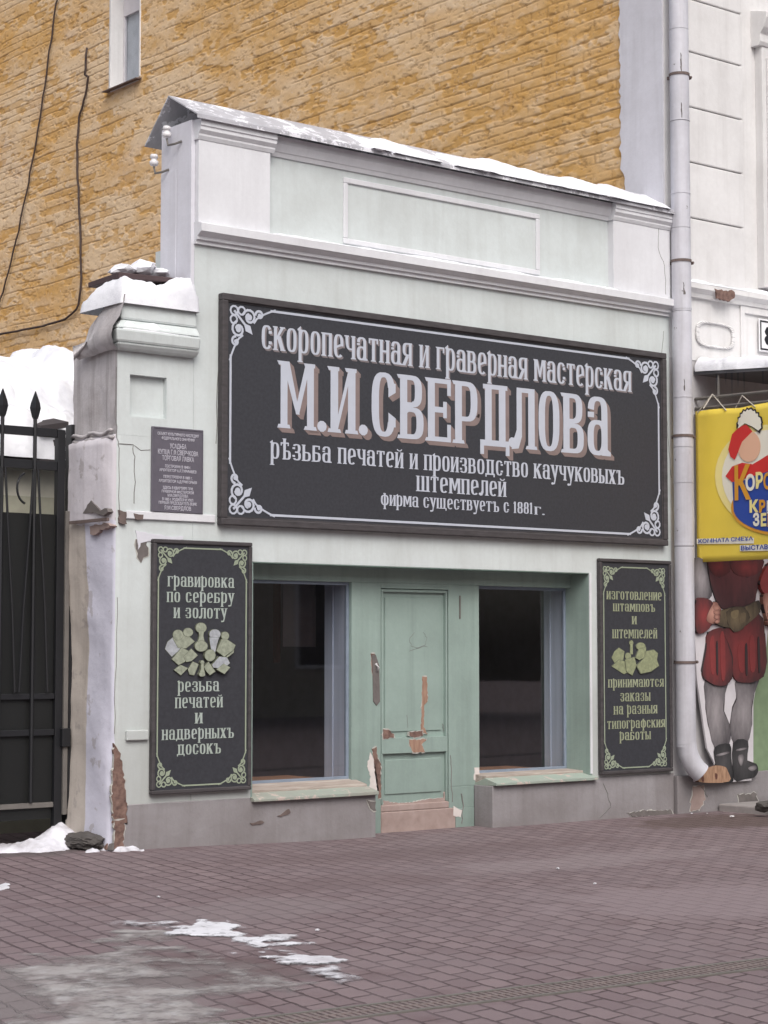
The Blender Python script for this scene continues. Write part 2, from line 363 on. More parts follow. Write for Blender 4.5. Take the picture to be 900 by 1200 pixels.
def stain(c, px, py, rx, ry, col, amt):
    gx0, gy0 = ground_at(px, py); mp_ = ns.new('ShaderNodeMapping'); mp_.vector_type = 'POINT'
    mp_.inputs['Location'].default_value = (-gx0/rx, -gy0/ry, 0); mp_.inputs['Scale'].default_value = (1/rx, 1/ry, 1); ls.new(co, mp_.inputs['Vector'])
    ln = ns.new('ShaderNodeVectorMath'); ln.operation = 'LENGTH'; ls.new(mp_.outputs[0], ln.inputs[0])
    _, nn_ = noise_mask(ns, ls, co, 2.6, 7, 0, 1); a_ = ns.new('ShaderNodeMath'); a_.operation = 'MULTIPLY_ADD'; ls.new(nn_, a_.inputs[0]); a_.inputs[1].default_value = 1.6; ls.new(ln.outputs['Value'], a_.inputs[2])
    r_ = ns.new('ShaderNodeMapRange'); r_.inputs['From Min'].default_value = 1.75; r_.inputs['From Max'].default_value = 1.35; ls.new(a_.outputs[0], r_.inputs['Value'])
    return mix(ns, ls, mul(ns, ls, r_.outputs[0], amt), c, col)
c = stain(c, 830, 1058, 1.6, 1.1, srgb(130, 116, 119), .85)
c = stain(c, 420, 1040, 1.4, .5, srgb(104, 88, 90), .6)
c = stain(c, 300, 1075, 1.0, .6, srgb(122, 110, 112), .7)
c = stain(c, 680, 1010, 2.0, .5, srgb(134, 122, 124), .6)
c = stain(c, 205, 1150, .75, .75, srgb(84, 62, 64), .85)
c = stain(c, 60, 1170, 1.3, 1.0, srgb(120, 114, 114), .7)
c = stain(c, 845, 962, 1.3, .8, srgb(84, 68, 64), .8)
c = stain(c, 500, 1000, 2.6, .5, srgb(100, 84, 86), .5)
c = stain(c, 30, 1005, .9, .5, srgb(84, 76, 76), .8)
ls.new(c, p.inputs['Base Color']); p.inputs['Roughness'].default_value = 0.8
inv = ns.new('ShaderNodeMath'); inv.operation = 'SUBTRACT'; inv.inputs[0].default_value = 1.0; ls.new(bt.outputs['Fac'], inv.inputs[1])
ad = ns.new('ShaderNodeMath'); ad.operation = 'ADD'; ls.new(inv.outputs[0], ad.inputs[0]); ls.new(mul(ns, ls, n3, 0.35), ad.inputs[1])
bump(ns, ls, p, ad.outputs[0], 0.9, 0.012)
paver = m
b = MB()
xs = [-60, -30, -10, -3] + [i*0.25 for i in range(0, 11)] + [4, 6, 10, 20, 60]
ys = [-60, -26, -10, -4, 0, 4, 20, 60]
vsx = [(x, y, gz(x, y)) for x in xs for y in ys]; ny = len(ys)
b.add(vsx, [(i*ny+j, (i+1)*ny+j, (i+1)*ny+j+1, i*ny+j+1) for i in range(len(xs)-1) for j in range(ny-1)])
tag(b.build('ground', paver, smooth=True), None, None, kind='structure')

# ================================================================== lettering engine: condensed old slab letters from strokes
S, T, W = 0.135, 0.075, 0.45
def rect(x0, x1, y0, y1): return [(x0, y0), (x1, y0), (x1, y1), (x0, y1)]
def stem(x, y0=0.0, y1=1.0, top=True, bot=True, s=None):
    s = s or S; o = [rect(x, x+s, y0, y1)]
    if bot: o.append([(x-.055, y0), (x+s+.055, y0), (x+s+.035, y0+.055), (x-.035, y0+.055)])
    if top: o.append([(x-.06, y1), (x-.03, y1-.06), (x+s+.02, y1-.06), (x+s+.02, y1)])
    return o
def ring(x0, y0, x1, y1, a0=0, a1=360, s=None, t=None, e=2.9):
    s = s or S; t = t or T; cx, cy, rx, ry = (x0+x1)/2, (y0+y1)/2, (x1-x0)/2, (y1-y0)/2
    n = max(4, int(abs(a1-a0)/14)); o = []
    def pt(a, ax, ay):
        c, d = math.cos(a), math.sin(a)
        return (cx+ax*math.copysign(abs(c)**(2/e), c), cy+ay*math.copysign(abs(d)**(2/e), d))
    for i in range(n):
        p, q = math.radians(a0+(a1-a0)*i/n), math.radians(a0+(a1-a0)*(i+1)/n)
        o.append([pt(p, rx, ry), pt(q, rx, ry), pt(q, max(.01, rx-s), max(.01, ry-t)), pt(p, max(.01, rx-s), max(.01, ry-t))])
    return o
def bowl(y0, y1, x0=0.0, x1=W):
    xm = (x0+x1)/2
    return [rect(x0, xm, y1-T, y1), rect(x0, xm, y0, y0+T)]+ring(x0, y0, x1, y1, -90, 90)
def blob(x, y, r): return [[(x+r*math.cos(k*math.pi/5), y+r*math.sin(k*math.pi/5)) for k in range(10)]]
def glyph(ch):
    w = W; R = [w-S]
    if ch == 'о' or ch == 'О': return ring(0, 0, w, 1), w
    if ch == 'с': return ring(0, 0, w, 1, 38, 322)+[rect(w-S, w, .66, .78), rect(w-S, w, .22, .34)], w
    if ch == 'С': return ring(0, 0, w, 1, 30, 330)+[[(w-S, .62), (w, .7), (w, .84), (w-S, .84)], [(w-S, .16), (w, .16), (w, .30), (w-S, .38)]], w
    if ch == 'е': return ring(0, 0, w, 1, 0, 312)+[[(S-.02, .40), (w-S+.03, .50), (w-S+.03, .60), (S-.02, .50)]], w
    if ch == 'Е': return stem(0)+[rect(S, w, 1-T, 1), rect(S, w, 0, T), rect(S, w-.1, .46, .55), rect(w-.07, w, .74, 1-T), rect(w-.07, w, T, .28), rect(w-.15, w-.08, .38, .64)], w
    if ch == 'р': return ring(0, 0, w, 1)+stem(0, -.38, 1.0)+[[(-.06, 1.0), (S*.7, 1.0), (S*.7, 1.14)]], w
    if ch == 'Р': return stem(0)+bowl(.36, 1), w
    if ch == 'к': return stem(0)+[[(S-.02, .40), (S-.02, .56), (w-.12, 1), (w+.02, 1)], [(S, .56), (S+.16, .62), (w+.04, 0), (w-.14, 0)], rect(w-.16, w+.07, 0, .055), rect(w-.18, w+.05, .945, 1)], w+.03
    if ch == 'п': return stem(0)+stem(w-S, top=False)+[rect(S, w-S, 1-T, 1)], w
    if ch == 'ч': return stem(w-S)+ring(0, .38, w, 1.62, 180, 270)+[rect(w/2, w-S, .38, .38+T), rect(-.05, S+.03, .945, 1), rect(0, S, .9, 1)], w
    if ch == 'а': return [rect(w-S, w, .0, .74), [(w-.02, 0), (w+.07, 0), (w+.07, .06), (w-.02, .12)]]+ring(0, 0, w, .60)+ring(.01, .42, w, 1, 0, 172)+[rect(.01, .01+S, .64, .73)], w+.03
    if ch == 'т': return stem(w/2-S/2, top=False)+[rect(0, w, 1-T, 1), rect(0, .065, .78, 1-T), rect(w-.065, w, .78, 1-T)], w
    if ch == 'н': return stem(0)+stem(w-S)+[rect(S, w-S, .46, .55)], w
    if ch == 'я': return stem(w-S)+ring(0, .42, w, 1, 90, 270)+[rect(w/2, w-S, 1-T, 1), rect(w/2, w-S, .42, .42+T), [(-.03, 0), (.13, 0), (w-S, .40), (w-S-.14, .44)], rect(-.07, .15, 0, .05)], w
    if ch in 'иИй':
        o = stem(0)+stem(w-S)+[[(S, .06), (S, .27), (w-S, .94), (w-S, .73)]]
        if ch == 'й': o += ring(.08, 1.06, w-.06, 1.34, 180, 360, .06, .06, 2)
        return o, w
    if ch == 'г': return stem(0)+[rect(S, w*.85, 1-T, 1), rect(w*.85-.07, w*.85, .75, 1-T)], w*.85
    if ch == 'в': return stem(0)+bowl(.48, 1, 0, w-.04)+bowl(0, .48+T, 0, w), w
    if ch == 'В': return stem(0)+bowl(.50, 1, 0, w-.03)+bowl(0, .50, 0, w)+[[(S, .40), (w-.2, .50), (w-.2, .6), (S, .5)]], w
    if ch == 'м': return stem(0)+stem(.62-S)+[[(S*.55, 1), (S+.05, 1), (.36, .2), (.27, .2)], [(.62-S-.06, 1), (.62-S*.6, 1), (.34, .2), (.27, .3)]], .62
    if ch == 'М': return stem(0, s=.118)+stem(.58-.118, s=.118)+[[(.03, 1), (.15, 1), (.33, .22), (.27, .22)], [(.44, 1), (.52, 1), (.32, .22), (.27, .34)]], .58
    if ch == 'з': return ring(0, .46, w-.02, 1, -88, 150)+ring(0, 0, w, .54, -150, 88)+[rect(0, S, .68, .80), rect(0, S, .2, .32), rect(.14, w/2, .455, .545)], w
    if ch == 'ь': return stem(0)+bowl(0, .56), w
    if ch == 'ъ': return stem(.13, top=False)+bowl(0, .56, .13, w+.1)+[rect(0, .13+S, 1-T, 1), rect(0, .06, .78, 1-T)], w+.1
    if ch == 'ѣ': return stem(.12, 0, 1.28)+bowl(0, .56, .12, w+.08)+[rect(-.02, .42, .96, 1.04), rect(-.02, .04, .84, .96), rect(.36, .42, .84, .96)], w+.08
    if ch == 'ы': return stem(0)+bowl(0, .56, 0, .38)+stem(.46), .46+S
    if ch == 'б': return stem(0, top=False)+bowl(0, .58)+[rect(0, w*.9, 1-T, 1), rect(w*.9-.07, w*.9, .76, 1-T)], w
    if ch in 'дД': return stem(.07, .05, 1, False, False)+stem(w-S+.04, .05, 1, False, False)+[rect(.03, w+.08, 1-T, 1), rect(-.03, w+.12, 0, .095), rect(-.03, .045, -.14, .05), rect(w+.045, w+.12, -.14, .05)], w+.1
    if ch in 'лЛ': return stem(w-S+.02, top=False)+[rect(.09, w+.02, 1-T, 1), [(.09, 1), (.09+S*.8, 1), (.09+S*.8, .2), (.02+S*.8, 0), (-.02, -.02), (.02, .12), (.09, .3)]]+blob(.0, .09, .085), w+.02
    if ch == 'у': return [[(-.02, 1), (S+.01, 1), (w*.68, .12), (w*.5, .0)], [(w-.10, 1), (w+.01, 1), (w*.52, -.3), (w*.38, -.3)], rect(-.06, S+.06, .945, 1), rect(w-.17, w+.06, .945, 1), [(w*.52, -.3), (w*.42, -.2), (.06, -.24), (.03, -.36)]]+blob(.08, -.27, .08), w
    if ch == 'ю': return stem(0)+[rect(S, .26, .46, .55)]+ring(.22, 0, .22+w-.03, 1), .22+w-.03
    if ch in 'шщ':
        o = stem(0)+stem(.28, bot=False)+stem(.56)+[rect(S, .56, 0, T)]; wd = .56+S
        if ch == 'щ': o += [rect(wd, wd+.1, 0, T), rect(wd+.03, wd+.1, -.17, 0)]; wd += .08
        return o, wd
    if ch == 'ф': return stem(.3-S/2, -.36, 1.14)+ring(0, .02, .6, .98, s=.13), .6
    if ch == 'х': return [[(-.01, 1), (S+.03, 1), (w+.01, 0), (w-S-.03, 0)], [(w-.11, 1), (w-.01, 1), (.1, 0), (.0, 0)], rect(-.05, S+.07, .945, 1), rect(w-S-.07, w+.05, 0, .055), rect(w-.17, w+.05, .945, 1), rect(-.05, .17, 0, .055)], w
    if ch == '1': return stem(.05, 0, 1.12, False)+[[(-.03, .92), (.06, .94), (.06, 1.12)]], .24
    if ch == '8': return ring(.02, .52, w-.02, 1.12)+ring(0, 0, w, .60), w
    if ch == '.': return blob(.06, .075, .085), .13
    if ch == ' ': return [], .22
    raise KeyError(ch)
def layout(txt, gap=0.10):
    x = 0; out = []
    for ch in txt:
        g, wd = glyph(ch); out += [[(x+a, b_) for a, b_ in poly] for poly in g]; x += wd+gap
    return out, x-gap
def lettering(name, txt, x0, x1, z, h, y, mat, parent, shade=None, drop=(.02, -.02), caps=0.0, gap=.10):
    polys, tw = layout(txt, gap); kx = (x1-x0)/tw; rnd = random.Random(len(txt))
    conv = lambda poly, dx=0, dz=0: [(x0+a*kx+dx, z+b_*h+dz) for a, b_ in poly]
    mb = MB()
    if shade:
        sh = MB(); K = 8
        for i in range(1, K+1):
            for poly in polys:
                j = rnd.uniform(0, .0006); sh.prism(conv(poly, drop[0]*i/K, drop[1]*i/K), y-.0015-j, y)
        so_ = sh.build(name+'_shade', shade, parent)
    for poly in polys:
        j = rnd.uniform(0, .0006); mb.prism(conv(poly), y-.0032-j, y-.0005)
    return mb.build(name, mat, parent)
def builtin_text(name, txt, size, mat, parent, place, bold=0.0, width=None, align='CENTER', th=0.002):
    cu = bpy.data.curves.new(name, 'FONT'); cu.body = txt; cu.size = size; cu.align_x = align; cu.offset = bold; cu.extrude = th/2
    cu.resolution_u = 2
    t = bpy.data.objects.new(name, cu); scene.collection.objects.link(t); bpy.context.view_layer.update()
    me = bpy.data.meshes.new_from_object(t.evaluated_get(bpy.context.evaluated_depsgraph_get()))
    bpy.data.objects.remove(t)
    xs_ = [v.co.x for v in me.vertices]
    k = (width/(max(xs_)-min(xs_))) if width and xs_ else 1.0
    for v in me.vertices: v.co = place(v.co.x*k, v.co.y, v.co.z)
    me.materials.clear(); me.materials.append(mat); me.name = name
    o = bpy.data.objects.new(name, me); scene.collection.objects.link(o)
    if parent: o.parent = parent; o.matrix_parent_inverse = Matrix.Translation(-parent.location) if parent.type == 'EMPTY' else Matrix()
    return o
def ribbon(mb, pts, wd, y, rnd):
    for i in range(len(pts)-1):
        a, c_ = Vector(pts[i]), Vector(pts[i+1]); d = c_-a
        if d.length < 1e-6: continue
        n = Vector((-d.y, d.x)).normalized()*wd/2; e = d.normalized()*wd*.25
        j = rnd.uniform(0, .0006)
        mb.prism([tuple(a-n-e), tuple(c_-n+e), tuple(c_+n+e), tuple(a+n-e)], y-.003-j, y-.0005)
def ornament(mb, ox, oz, sx, sz, k, y, rnd):
    """corner scroll: trefoil loops in the corner, two filled scrolls, tails that run into the border line"""
    P = lambda u, v: (ox+sx*u*k, oz+sz*v*k)
    def spiral(cu, cv, r, a0, turns, flip):
        pts = []
        for i in range(17):
            t = i/16; a = math.radians(a0)+flip*t*turns*2*math.pi; rr = r*(1-.62*t); pts.append(P(cu+rr*math.cos(a), cv+rr*math.sin(a)))
        ribbon(mb, pts, .05*k, y, rnd)
        j = rnd.uniform(0, .0006); mb.prism([P(cu+.4*r*math.cos(q*.63), cv+.4*r*math.sin(q*.63)) for q in range(10)], y-.003-j, y-.0005)
    for flip in (0, 1):
        Q = (lambda u, v: (u, v)) if not flip else (lambda u, v: (v, u))
        cu, cv = Q(.50, .22); spiral(cu, cv, .17, 200 if not flip else 250, 1.15, 1 if not flip else -1)
        # loop of the trefoil
        pts = []
        for i in range(11):
            a = 2*math.pi*i/10; u, v = .30+.0+.11*math.cos(a)*.8, .10+.085*math.sin(a); u, v = Q(u, v); pts.append(P(u, v))
        ribbon(mb, pts, .04*k, y, rnd)
        # second smaller scroll and the tail
        cu, cv = Q(.76, .15); spiral(cu, cv, .105, 180 if not flip else 270, .9, 1 if not flip else -1)
        pts = []
        for i in range(9):
            t = i/8; u, v = Q(.62+.55*t, .33-.33*t**.6); pts.append(P(u, v))
        ribbon(mb, pts, .04*k, y, rnd)
    pts = [P(.11+.095*math.cos(2*math.pi*i/10), .11+.095*math.sin(2*math.pi*i/10)) for i in range(11)]; ribbon(mb, pts, .04*k, y, rnd)
    ribbon(mb, [P(.12, .12), P(.46, .46)], .05*k, y, rnd)
    mb.prism([P(.36, .36), P(.52, .40), P(.58, .58), P(.40, .52)], y-.0045, y-.0005)
def sign_frame(root, x0, x1, z0, z1, depth, fw, mat):
    f = MB()
    for (a, b_, c_, d) in ((x0, x1, z1-fw, z1), (x0, x1, z0, z0+fw), (x0, x0+fw, z0+fw, z1-fw), (x1-fw, x1, z0+fw, z1-fw)): f.box(a, b_, -depth, -.004, c_, d)
    fr = f.build('frame', mat, root, bevel=.008)
    g = MB(); i = fw; w2 = .012
    for (a, b_, c_, d) in ((x0+i, x1-i, z1-i-w2, z1-i), (x0+i, x1-i, z0+i, z0+i+w2), (x0+i, x0+i+w2, z0+i+w2, z1-i-w2), (x1-i-w2, x1-i, z0+i+w2, z1-i-w2)): g.box(a, b_, -depth+.018, -.01, c_, d)
    g.build('inner_bead', mat, root)
    return fr
def border(root, x0, x1, z0, z1, lw, k, y, mat, name='border_line'):
    mb = MB(); rnd = random.Random(3); c_ = k*1.05
    mb.prism([(x0+c_, z1), (x1-c_, z1), (x1-c_, z1-lw), (x0+c_, z1-lw)], y-.003, y-.0005)
    mb.prism([(x0+c_, z0), (x1-c_, z0), (x1-c_, z0+lw), (x0+c_, z0+lw)], y-.003, y-.0005)
    mb.prism([(x0, z0+c_), (x0+lw, z0+c_), (x0+lw, z1-c_), (x0, z1-c_)], y-.003, y-.0005)
    mb.prism([(x1, z0+c_), (x1-lw, z0+c_), (x1-lw, z1-c_), (x1, z1-c_)], y-.003, y-.0005)
    mb.build(name, mat, root)
    for ox, oz, sx, sz in ((x0, z1, 1, -1), (x1, z1, -1, -1), (x0, z0, 1, 1), (x1, z0, -1, 1)):
        mb = MB(); ornament(mb, ox, oz, sx, sz, k, y, rnd); mb.build('corner_ornament', mat, root)

# ================================================================== SHOP BUILDING
shop = thing('shop_building', 'low pale mint shop with parapet, green door and two dark windows', 'shop', (3.2, 0.25, -0.045))
ZL = 2.33                                   # lintel
b = MB()
b.box(.65, 1.24, 0, .6, .36, 2.33); b.box(5.26, 6.40, 0, .6, .36, 2.33); b.box(.65, 6.40, 0, .6, 2.33, 4.98)
b.build('front_wall', mint, shop)
b = MB()
b.prism([(0, -.12), (2.58, -.12), (2.58, .335), (1.24, .335), (1.24, .36), (0, .36)], -.006, .25); b.build('plinth', grey_plinth, shop, bevel=.006)
b = MB(); b.prism([(3.96, -.12), (6.40, -.12), (6.40, .36), (5.29, .36), (5.29, .335), (3.96, .335)], -.006, .25); b.build('plinth', grey_plinth, shop, bevel=.006)
b = MB(); b.box(.70, 6.38, .6, 5.0, -.1, 4.25); b2 = MB()
# room behind the glass, seen only from inside: five inner sheets
x0, x1, y0, y1, z0, z1 = .8, 6.3, .62, 3.4, .2, 2.6
r = MB()
r.box(x0, x1, y1, y1+.05, z0, z1); r.box(x0-.05, x0, y0, y1, z0, z1); r.box(x1, x1+.05, y0, y1, z0, z1); r.box(x0, x1, y0, y1, z1, z1+.05); r.box(x0, x1, y0, y1, z0-.05, z0)
r.build('room_wall', dark_int, shop)
b = MB(); b.box(.70, 6.38, .62, 3.5, 2.66, 2.8); b.box(.70, .745, .62, 3.5, -.1, 2.66); b.box(.745, 6.38, 3.455, 3.5, -.1, 2.66)
b.build('rear_wall', lavender, shop)
# green timber front of the recess at y = .25
b = MB()
b.box(2.51, 2.845, .25, .36, .335, 2.19); b.box(2.581, 2.845, .25, .36, -.1, .335)
b.box(3.65, 4.03, .25, .36, .33, 2.19); b.box(3.65, 3.96, .25, .36, .13, .33); b.box(3.73, 3.958, .245, .36, -.1, .13)
b.box(1.24, 5.26, .25, .40, 2.19, 2.33)
b.build('timber_front', green, shop, bevel=.004)
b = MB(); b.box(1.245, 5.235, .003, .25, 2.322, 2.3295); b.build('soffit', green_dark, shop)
b = MB(); b.box(5.235, 5.26, .004, .40, .36, 2.3215); b.build('jamb_lining', green, shop)
b = MB(); b.box(1.24, 1.262, .004, .40, .36, 2.3215); b.build('jamb_lining', green, shop)
b = MB(); b.box(5.236, 5.262, -.006, .004, .40, 2.33); b.build('jamb_edge', white_trim, shop)
# door
b = MB(); b.box(2.845, 3.65, .25, .36, 2.143, 2.19); b.build('door_head', green, shop)
door = MB(); door.box(2.848, 3.648, .290, .34, .198, 2.14); dr = door.build('door', green, shop)
b = MB()
b.box(2.856, 3.641, .254, .290, .655, .795); b.box(2.856, 3.641, .256, .290, 2.112, 2.135); b.box(2.856, 2.876, .256, .290, .795, 2.112); b.box(3.622, 3.641, .256, .290, .795, 2.112)
b.box(2.856, 2.873, .256, .290, .205, .655); b.box(3.625, 3.641, .256, .290, .205, .655)
b.build('door_rail', green, dr, bevel=.003)
b = MB(); b.box(2.915, 3.585, .279, .290, .85, 2.06); b.build('upper_panel', green, dr, bevel=.006)
b = MB(); b.box(2.915, 3.585, .279, .290, .29, .60); b.build('lower_panel', green, dr, bevel=.006)
b = MB(); b.box(2.846, 3.65, .247, .33, .139, .197); b.build('threshold', pink_plaster, shop, bevel=.008)
b = MB(); b.box(2.846, 3.728, .243, .36, -.1, .138); b.build('door_step', pink_plaster, shop, bevel=.01)
# escutcheon and pull on the left stile
b = MB(); q = [wall_at(*p_, .25) for p_ in ((438, 790), (444, 790), (444, 822), (439, 822))]
b.prism([wall_at(*p_, .25) for p_ in ((435.5, 768), (440, 767), (444, 780), (445, 822), (441, 827), (437, 822), (436.5, 790))], .243, .252); es = b.build('lock_plate', old_grey, shop, bevel=.002)
b = MB(); a_ = wall_at(440, 778, .25); c_ = wall_at(441, 786, .25); b.tube([(a_[0], .24, a_[1]), (a_[0], .21, (a_[1]+c_[1])/2), (c_[0], .24, c_[1])], .012, 8); b.build('lock_knob', ceramic, es, smooth=True)
b = MB(); a_ = wall_at(538.7, 698, .25); c_ = wall_at(539.3, 725, .25); b.box(a_[0]-.008, a_[0]+.008, .243, .252, c_[1], a_[1]); b.build('iron_latch', grey_iron, shop)
# windows
def window(x0, x1, z0, z1, y, rx0, rx1):
    f = MB(); t = .028
    for a, b_, c_, d in ((x0, x1, z1-t, z1), (x0, x1, z0, z0+t), (x0, x0+t, z0+t, z1-t), (x1-t, x1, z0+t, z1-t)): f.box(a, b_, y-.012, y+.02, c_, d)
    fr = f.build('window', frame_blue, shop, bevel=.003)
    g = MB(); g.box(x0+t, x1-t, y, y+.004, z0+t, z1-t); g.build('pane', glass_m, fr)
    g = MB(); g.box(rx1-.04, rx1, y+.021, .62, z0, z1); g.box(rx1-.048, rx1-.0405, y+.19, y+.21, z0, z1); g.box(rx0, rx0+.03, y+.021, .62, z0, z1); g.build('inner_reveal', bluegrey, fr)
    g = MB(); g.box(rx0+.03, rx1-.06, y+.05, 1.15, z0-.06, z0-.005); g.build('display_shelf', brown_board, fr)
    return fr
window(1.262, 2.51, .445, 2.19, .300, 1.262, 2.53)
window(4.03, 5.235, .43, 2.19, .335, 4.03, 5.262)
sill_g = plaster('worn sill paint', srgb(150, 164, 154), srgb(150, 140, 132), .6, .3, rough=.7, bumpy=.5, spots=srgb(186, 172, 164), spot_lo=.56)
sill_b = M('worn pale sill bed', 176, 166, 158, rough=.95, var=.8, scale=9, bumpy=.6, dark=srgb(132, 118, 108), sc=(.4, 3, 3))
def sill(x0, x1, yb, zf, zb):
    s_ = MB(); s_.hexa([(x0, -.055, zf-.035), (x1, -.055, zf-.035), (x1, yb, zf-.05), (x0, yb, zf-.05), (x0, -.055, zf-.012), (x1, -.055, zf-.005), (x1, .10, zf+.03), (x0, .10, zf+.03)])
    o = s_.build('sill', sill_g, shop, bevel=.004)
    t = MB(); t.hexa([(x0+.01, .10, zf-.02), (x1-.01, .10, zf-.02), (x1-.01, yb, zf-.02), (x0+.01, yb, zf-.02), (x0+.01, .10, zf+.05), (x1-.01, .10, zf+.05), (x1-.01, yb, zb), (x0+.01, yb, zb)])
    t.build('sill_bed', sill_b, o, bevel=.006); return o
s1 = sill(1.245, 2.578, .295, .36, .45); s2 = sill(3.965, 5.29, .33, .375, .435)
patch('flaked_paint', [(395, 919), (425, 918), (424, 926), (300, 932), (296, 928)], green_dark, s1, y=.02, th=.0, jit=.02) if False else None

# parapet
b = MB()
b.box(.65, 6.40, .03, .46, 5.0, 6.0)                                # field behind the pilasters
par = b.build('parapet', mint, shop)
b = MB()
prof = [(.03, 4.955), (-.03, 4.955), (-.03, 4.985), (-.055, 4.99), (-.055, 5.015), (-.10, 5.045), (-.115, 5.05), (-.115, 5.115), (-.05, 5.135), (.03, 5.14)]
b.profile(prof, .64, 6.375); b.build('cornice', white_trim, par)
def pilaster(x0, x1):
    p_ = MB(); p_.box(x0, x1, -.05, .035, 5.13, 5.83); o = p_.build('pilaster', white_trim, par, bevel=.004)
    c2 = MB(); c2.profile([(.03, 5.83), (-.055, 5.83), (-.07, 5.86), (-.07, 5.875), (-.095, 5.905), (-.095, 5.935), (-.105, 5.94), (-.105, 5.995), (.03, 6.0)], x0-.015, x1+.035)
    c2.build('pilaster_capital', white_trim, o)
pilaster(.652, 1.385); pilaster(5.56, 6.375)
b = MB(); b.profile([(.035, 5.83), (.015, 5.83), (.0, 5.865), (-.01, 5.87), (-.04, 5.93), (-.045, 5.995), (.035, 6.0)], 1.42, 5.545); b.build('upper_moulding', white_trim, par)
b = MB()
X0, X1, Z0, Z1, t = 2.23, 4.62, 5.17, 5.765, .05
for a, b_, c_, d in ((X0, X1, Z1-t, Z1), (X0, X1, Z0, Z0+t), (X0, X0+t, Z0+t, Z1-t), (X1-t, X1, Z0+t, Z1-t)): b.box(a, b_, .012, .032, c_, d)
b.build('panel_moulding', white_trim, par, bevel=.008)
b = MB(); b.box(.612, .6495, .0, .46, 4.3, 6.0); b.box(.607, .6115, .225, .46, 4.3, 5.62); b.build('end_face', lavender, par, bevel=.006)
# sheet metal coping, gabled
b = MB()
def sheet(y0, z0, y1, z1, x0, x1, th=.012):
    b.hexa([(x0, y0, z0), (x1, y0, z0), (x1, y1, z1), (x0, y1, z1), (x0, y0, z0+th), (x1, y0, z0+th), (x1, y1, z1+th), (x0, y1, z1+th)])
sheet(-.13, 6.01, .31, 6.255, .58, 6.395); sheet(.31, 6.2551, .68, 5.90, .58, 6.395)
cop = b.build('coping', sheet_metal, shop)
b = MB(); b.box(.58, 6.395, -.134, -.127, 5.985, 6.012)
b.build('coping_edge', sheet_metal, cop)
# iron strap, ledges, mends and cracks on the wall
b = MB(); b.box(.0, .86, -.022, -.001, 2.64, 2.705); b.build('iron_strap', white_trim, shop, bevel=.006)
patch('rust_patch', [(140, 598), (148, 600), (148, 614), (140, 613)], rust, shop, y=-.023, jit=.006)
patch('rust_patch', [(157, 602), (168, 603), (167, 609), (158, 608)], rust, shop, y=-.023, jit=.006)
b = MB(); q = [wall_at(x_, y_, 0) for x_, y_ in ((142, 856), (172, 867))]; b.box(.02, q[1][0], -.03, 0.0, q[1][1], q[0][1]); b.build('ledge', mint, shop, bevel=.008)
patch('flaked_patch', [(160, 633), (172, 632), (173, 652), (164, 658), (160, 648)], old_grey, shop)
patch('flaked_edge', [(159, 622), (200, 629), (215, 628), (214, 632), (178, 634), (165, 636), (162, 644)], lavender, shop, y=0, th=.007, jit=.006)
crack('crack', [(258, 352), (256, 430), (253, 520)], shop)
crack('crack', [(778, 388), (774, 430), (781, 480), (783, 520), (787, 560)], shop, r=.003)
crack('crack', [(140, 520), (156, 521), (158, 540), (157, 590)], shop, r=.004)
crack('crack', [(158, 522), (165, 528), (176, 527)], shop, r=.003)
crack('crack', [(707, 918), (712, 930), (716, 945), (703, 958)], shop, y=-.008, r=.004)
crack('crack', [(772, 268), (771, 290), (779, 312), (780, 345)], shop, y=-.05, r=.003)
patch('broken_base', [(735, 953), (750, 950), (787, 949), (788, 955), (740, 957)], old_grey, shop, y=-.008, jit=.008)
patch('flaked_patch', [(293, 965), (308, 961), (309, 964), (296, 968)], rust, shop, y=-.008, jit=.006)
patch('flaked_patch', [(325, 957), (339, 947), (340, 952), (329, 958)], rust, shop, y=-.008, jit=.006)
patch('flaked_patch', [(430, 938), (440, 940), (440, 950), (434, 948)], old_grey, shop, y=-.008, jit=.01)
# flaking on door and recess
patch('bare_wood_patch', [(495, 793), (500, 793), (501, 822), (497, 826), (496, 852), (501, 860), (493, 858), (494, 826)], bare_wood, dr, y=.279, jit=.005, step=.02)
patch('bare_wood_patch', [(449, 855), (455, 855), (461, 860), (461, 864), (449, 866)], bare_brick, dr, y=.254, jit=.005, step=.02)
patch('bare_wood_patch', [(480, 858), (495, 856), (495, 862), (486, 864), (480, 862)], bare_brick, dr, y=.254, jit=.005, step=.02)
patch('bare_wood_patch', [(480, 867), (500, 866), (494, 872), (498, 881), (484, 882), (480, 874)], bare_wood, dr, y=.254, jit=.006, step=.02)
patch('bare_wood_patch', [(449, 938), (465, 941), (482, 940), (505, 936), (520, 935), (521, 927), (525, 926), (525, 945), (449, 945)], pink_plaster, dr, y=.280, jit=.006, step=.02)
patch('bare_wood_patch', [(436, 878), (441, 875), (442, 888), (446, 895), (446, 935), (443, 936), (439, 905)], bare_brick, shop, y=.25, jit=.006, step=.02)
patch('bare_plaster_patch', [(434, 882), (437, 888), (440, 903), (444, 925), (443, 931), (432, 931), (434, 910), (430, 898), (432, 890)], bare_plaster, shop, y=.25, jit=.008, step=.02)
patch('bare_wood_patch', [(434.5, 766), (439, 766), (439, 785), (436, 790)], bare_brick, shop, y=.25, jit=.004, step=.02)
patch('bare_plaster_patch', [(532, 945), (541, 950), (540, 957), (531, 956)], bare_plaster, shop, y=.245, jit=.006)
patch('bare_plaster_patch', [(556, 900), (561, 899), (562, 915), (555, 914)], bare_plaster, shop, y=.25, jit=.006)
crack('crack', [(541, 930), (543, 945), (541, 965)], shop, y=.244, r=.006)
crack('crack', [(528, 885), (529, 905), (530, 940)], shop, y=.25, r=.005)
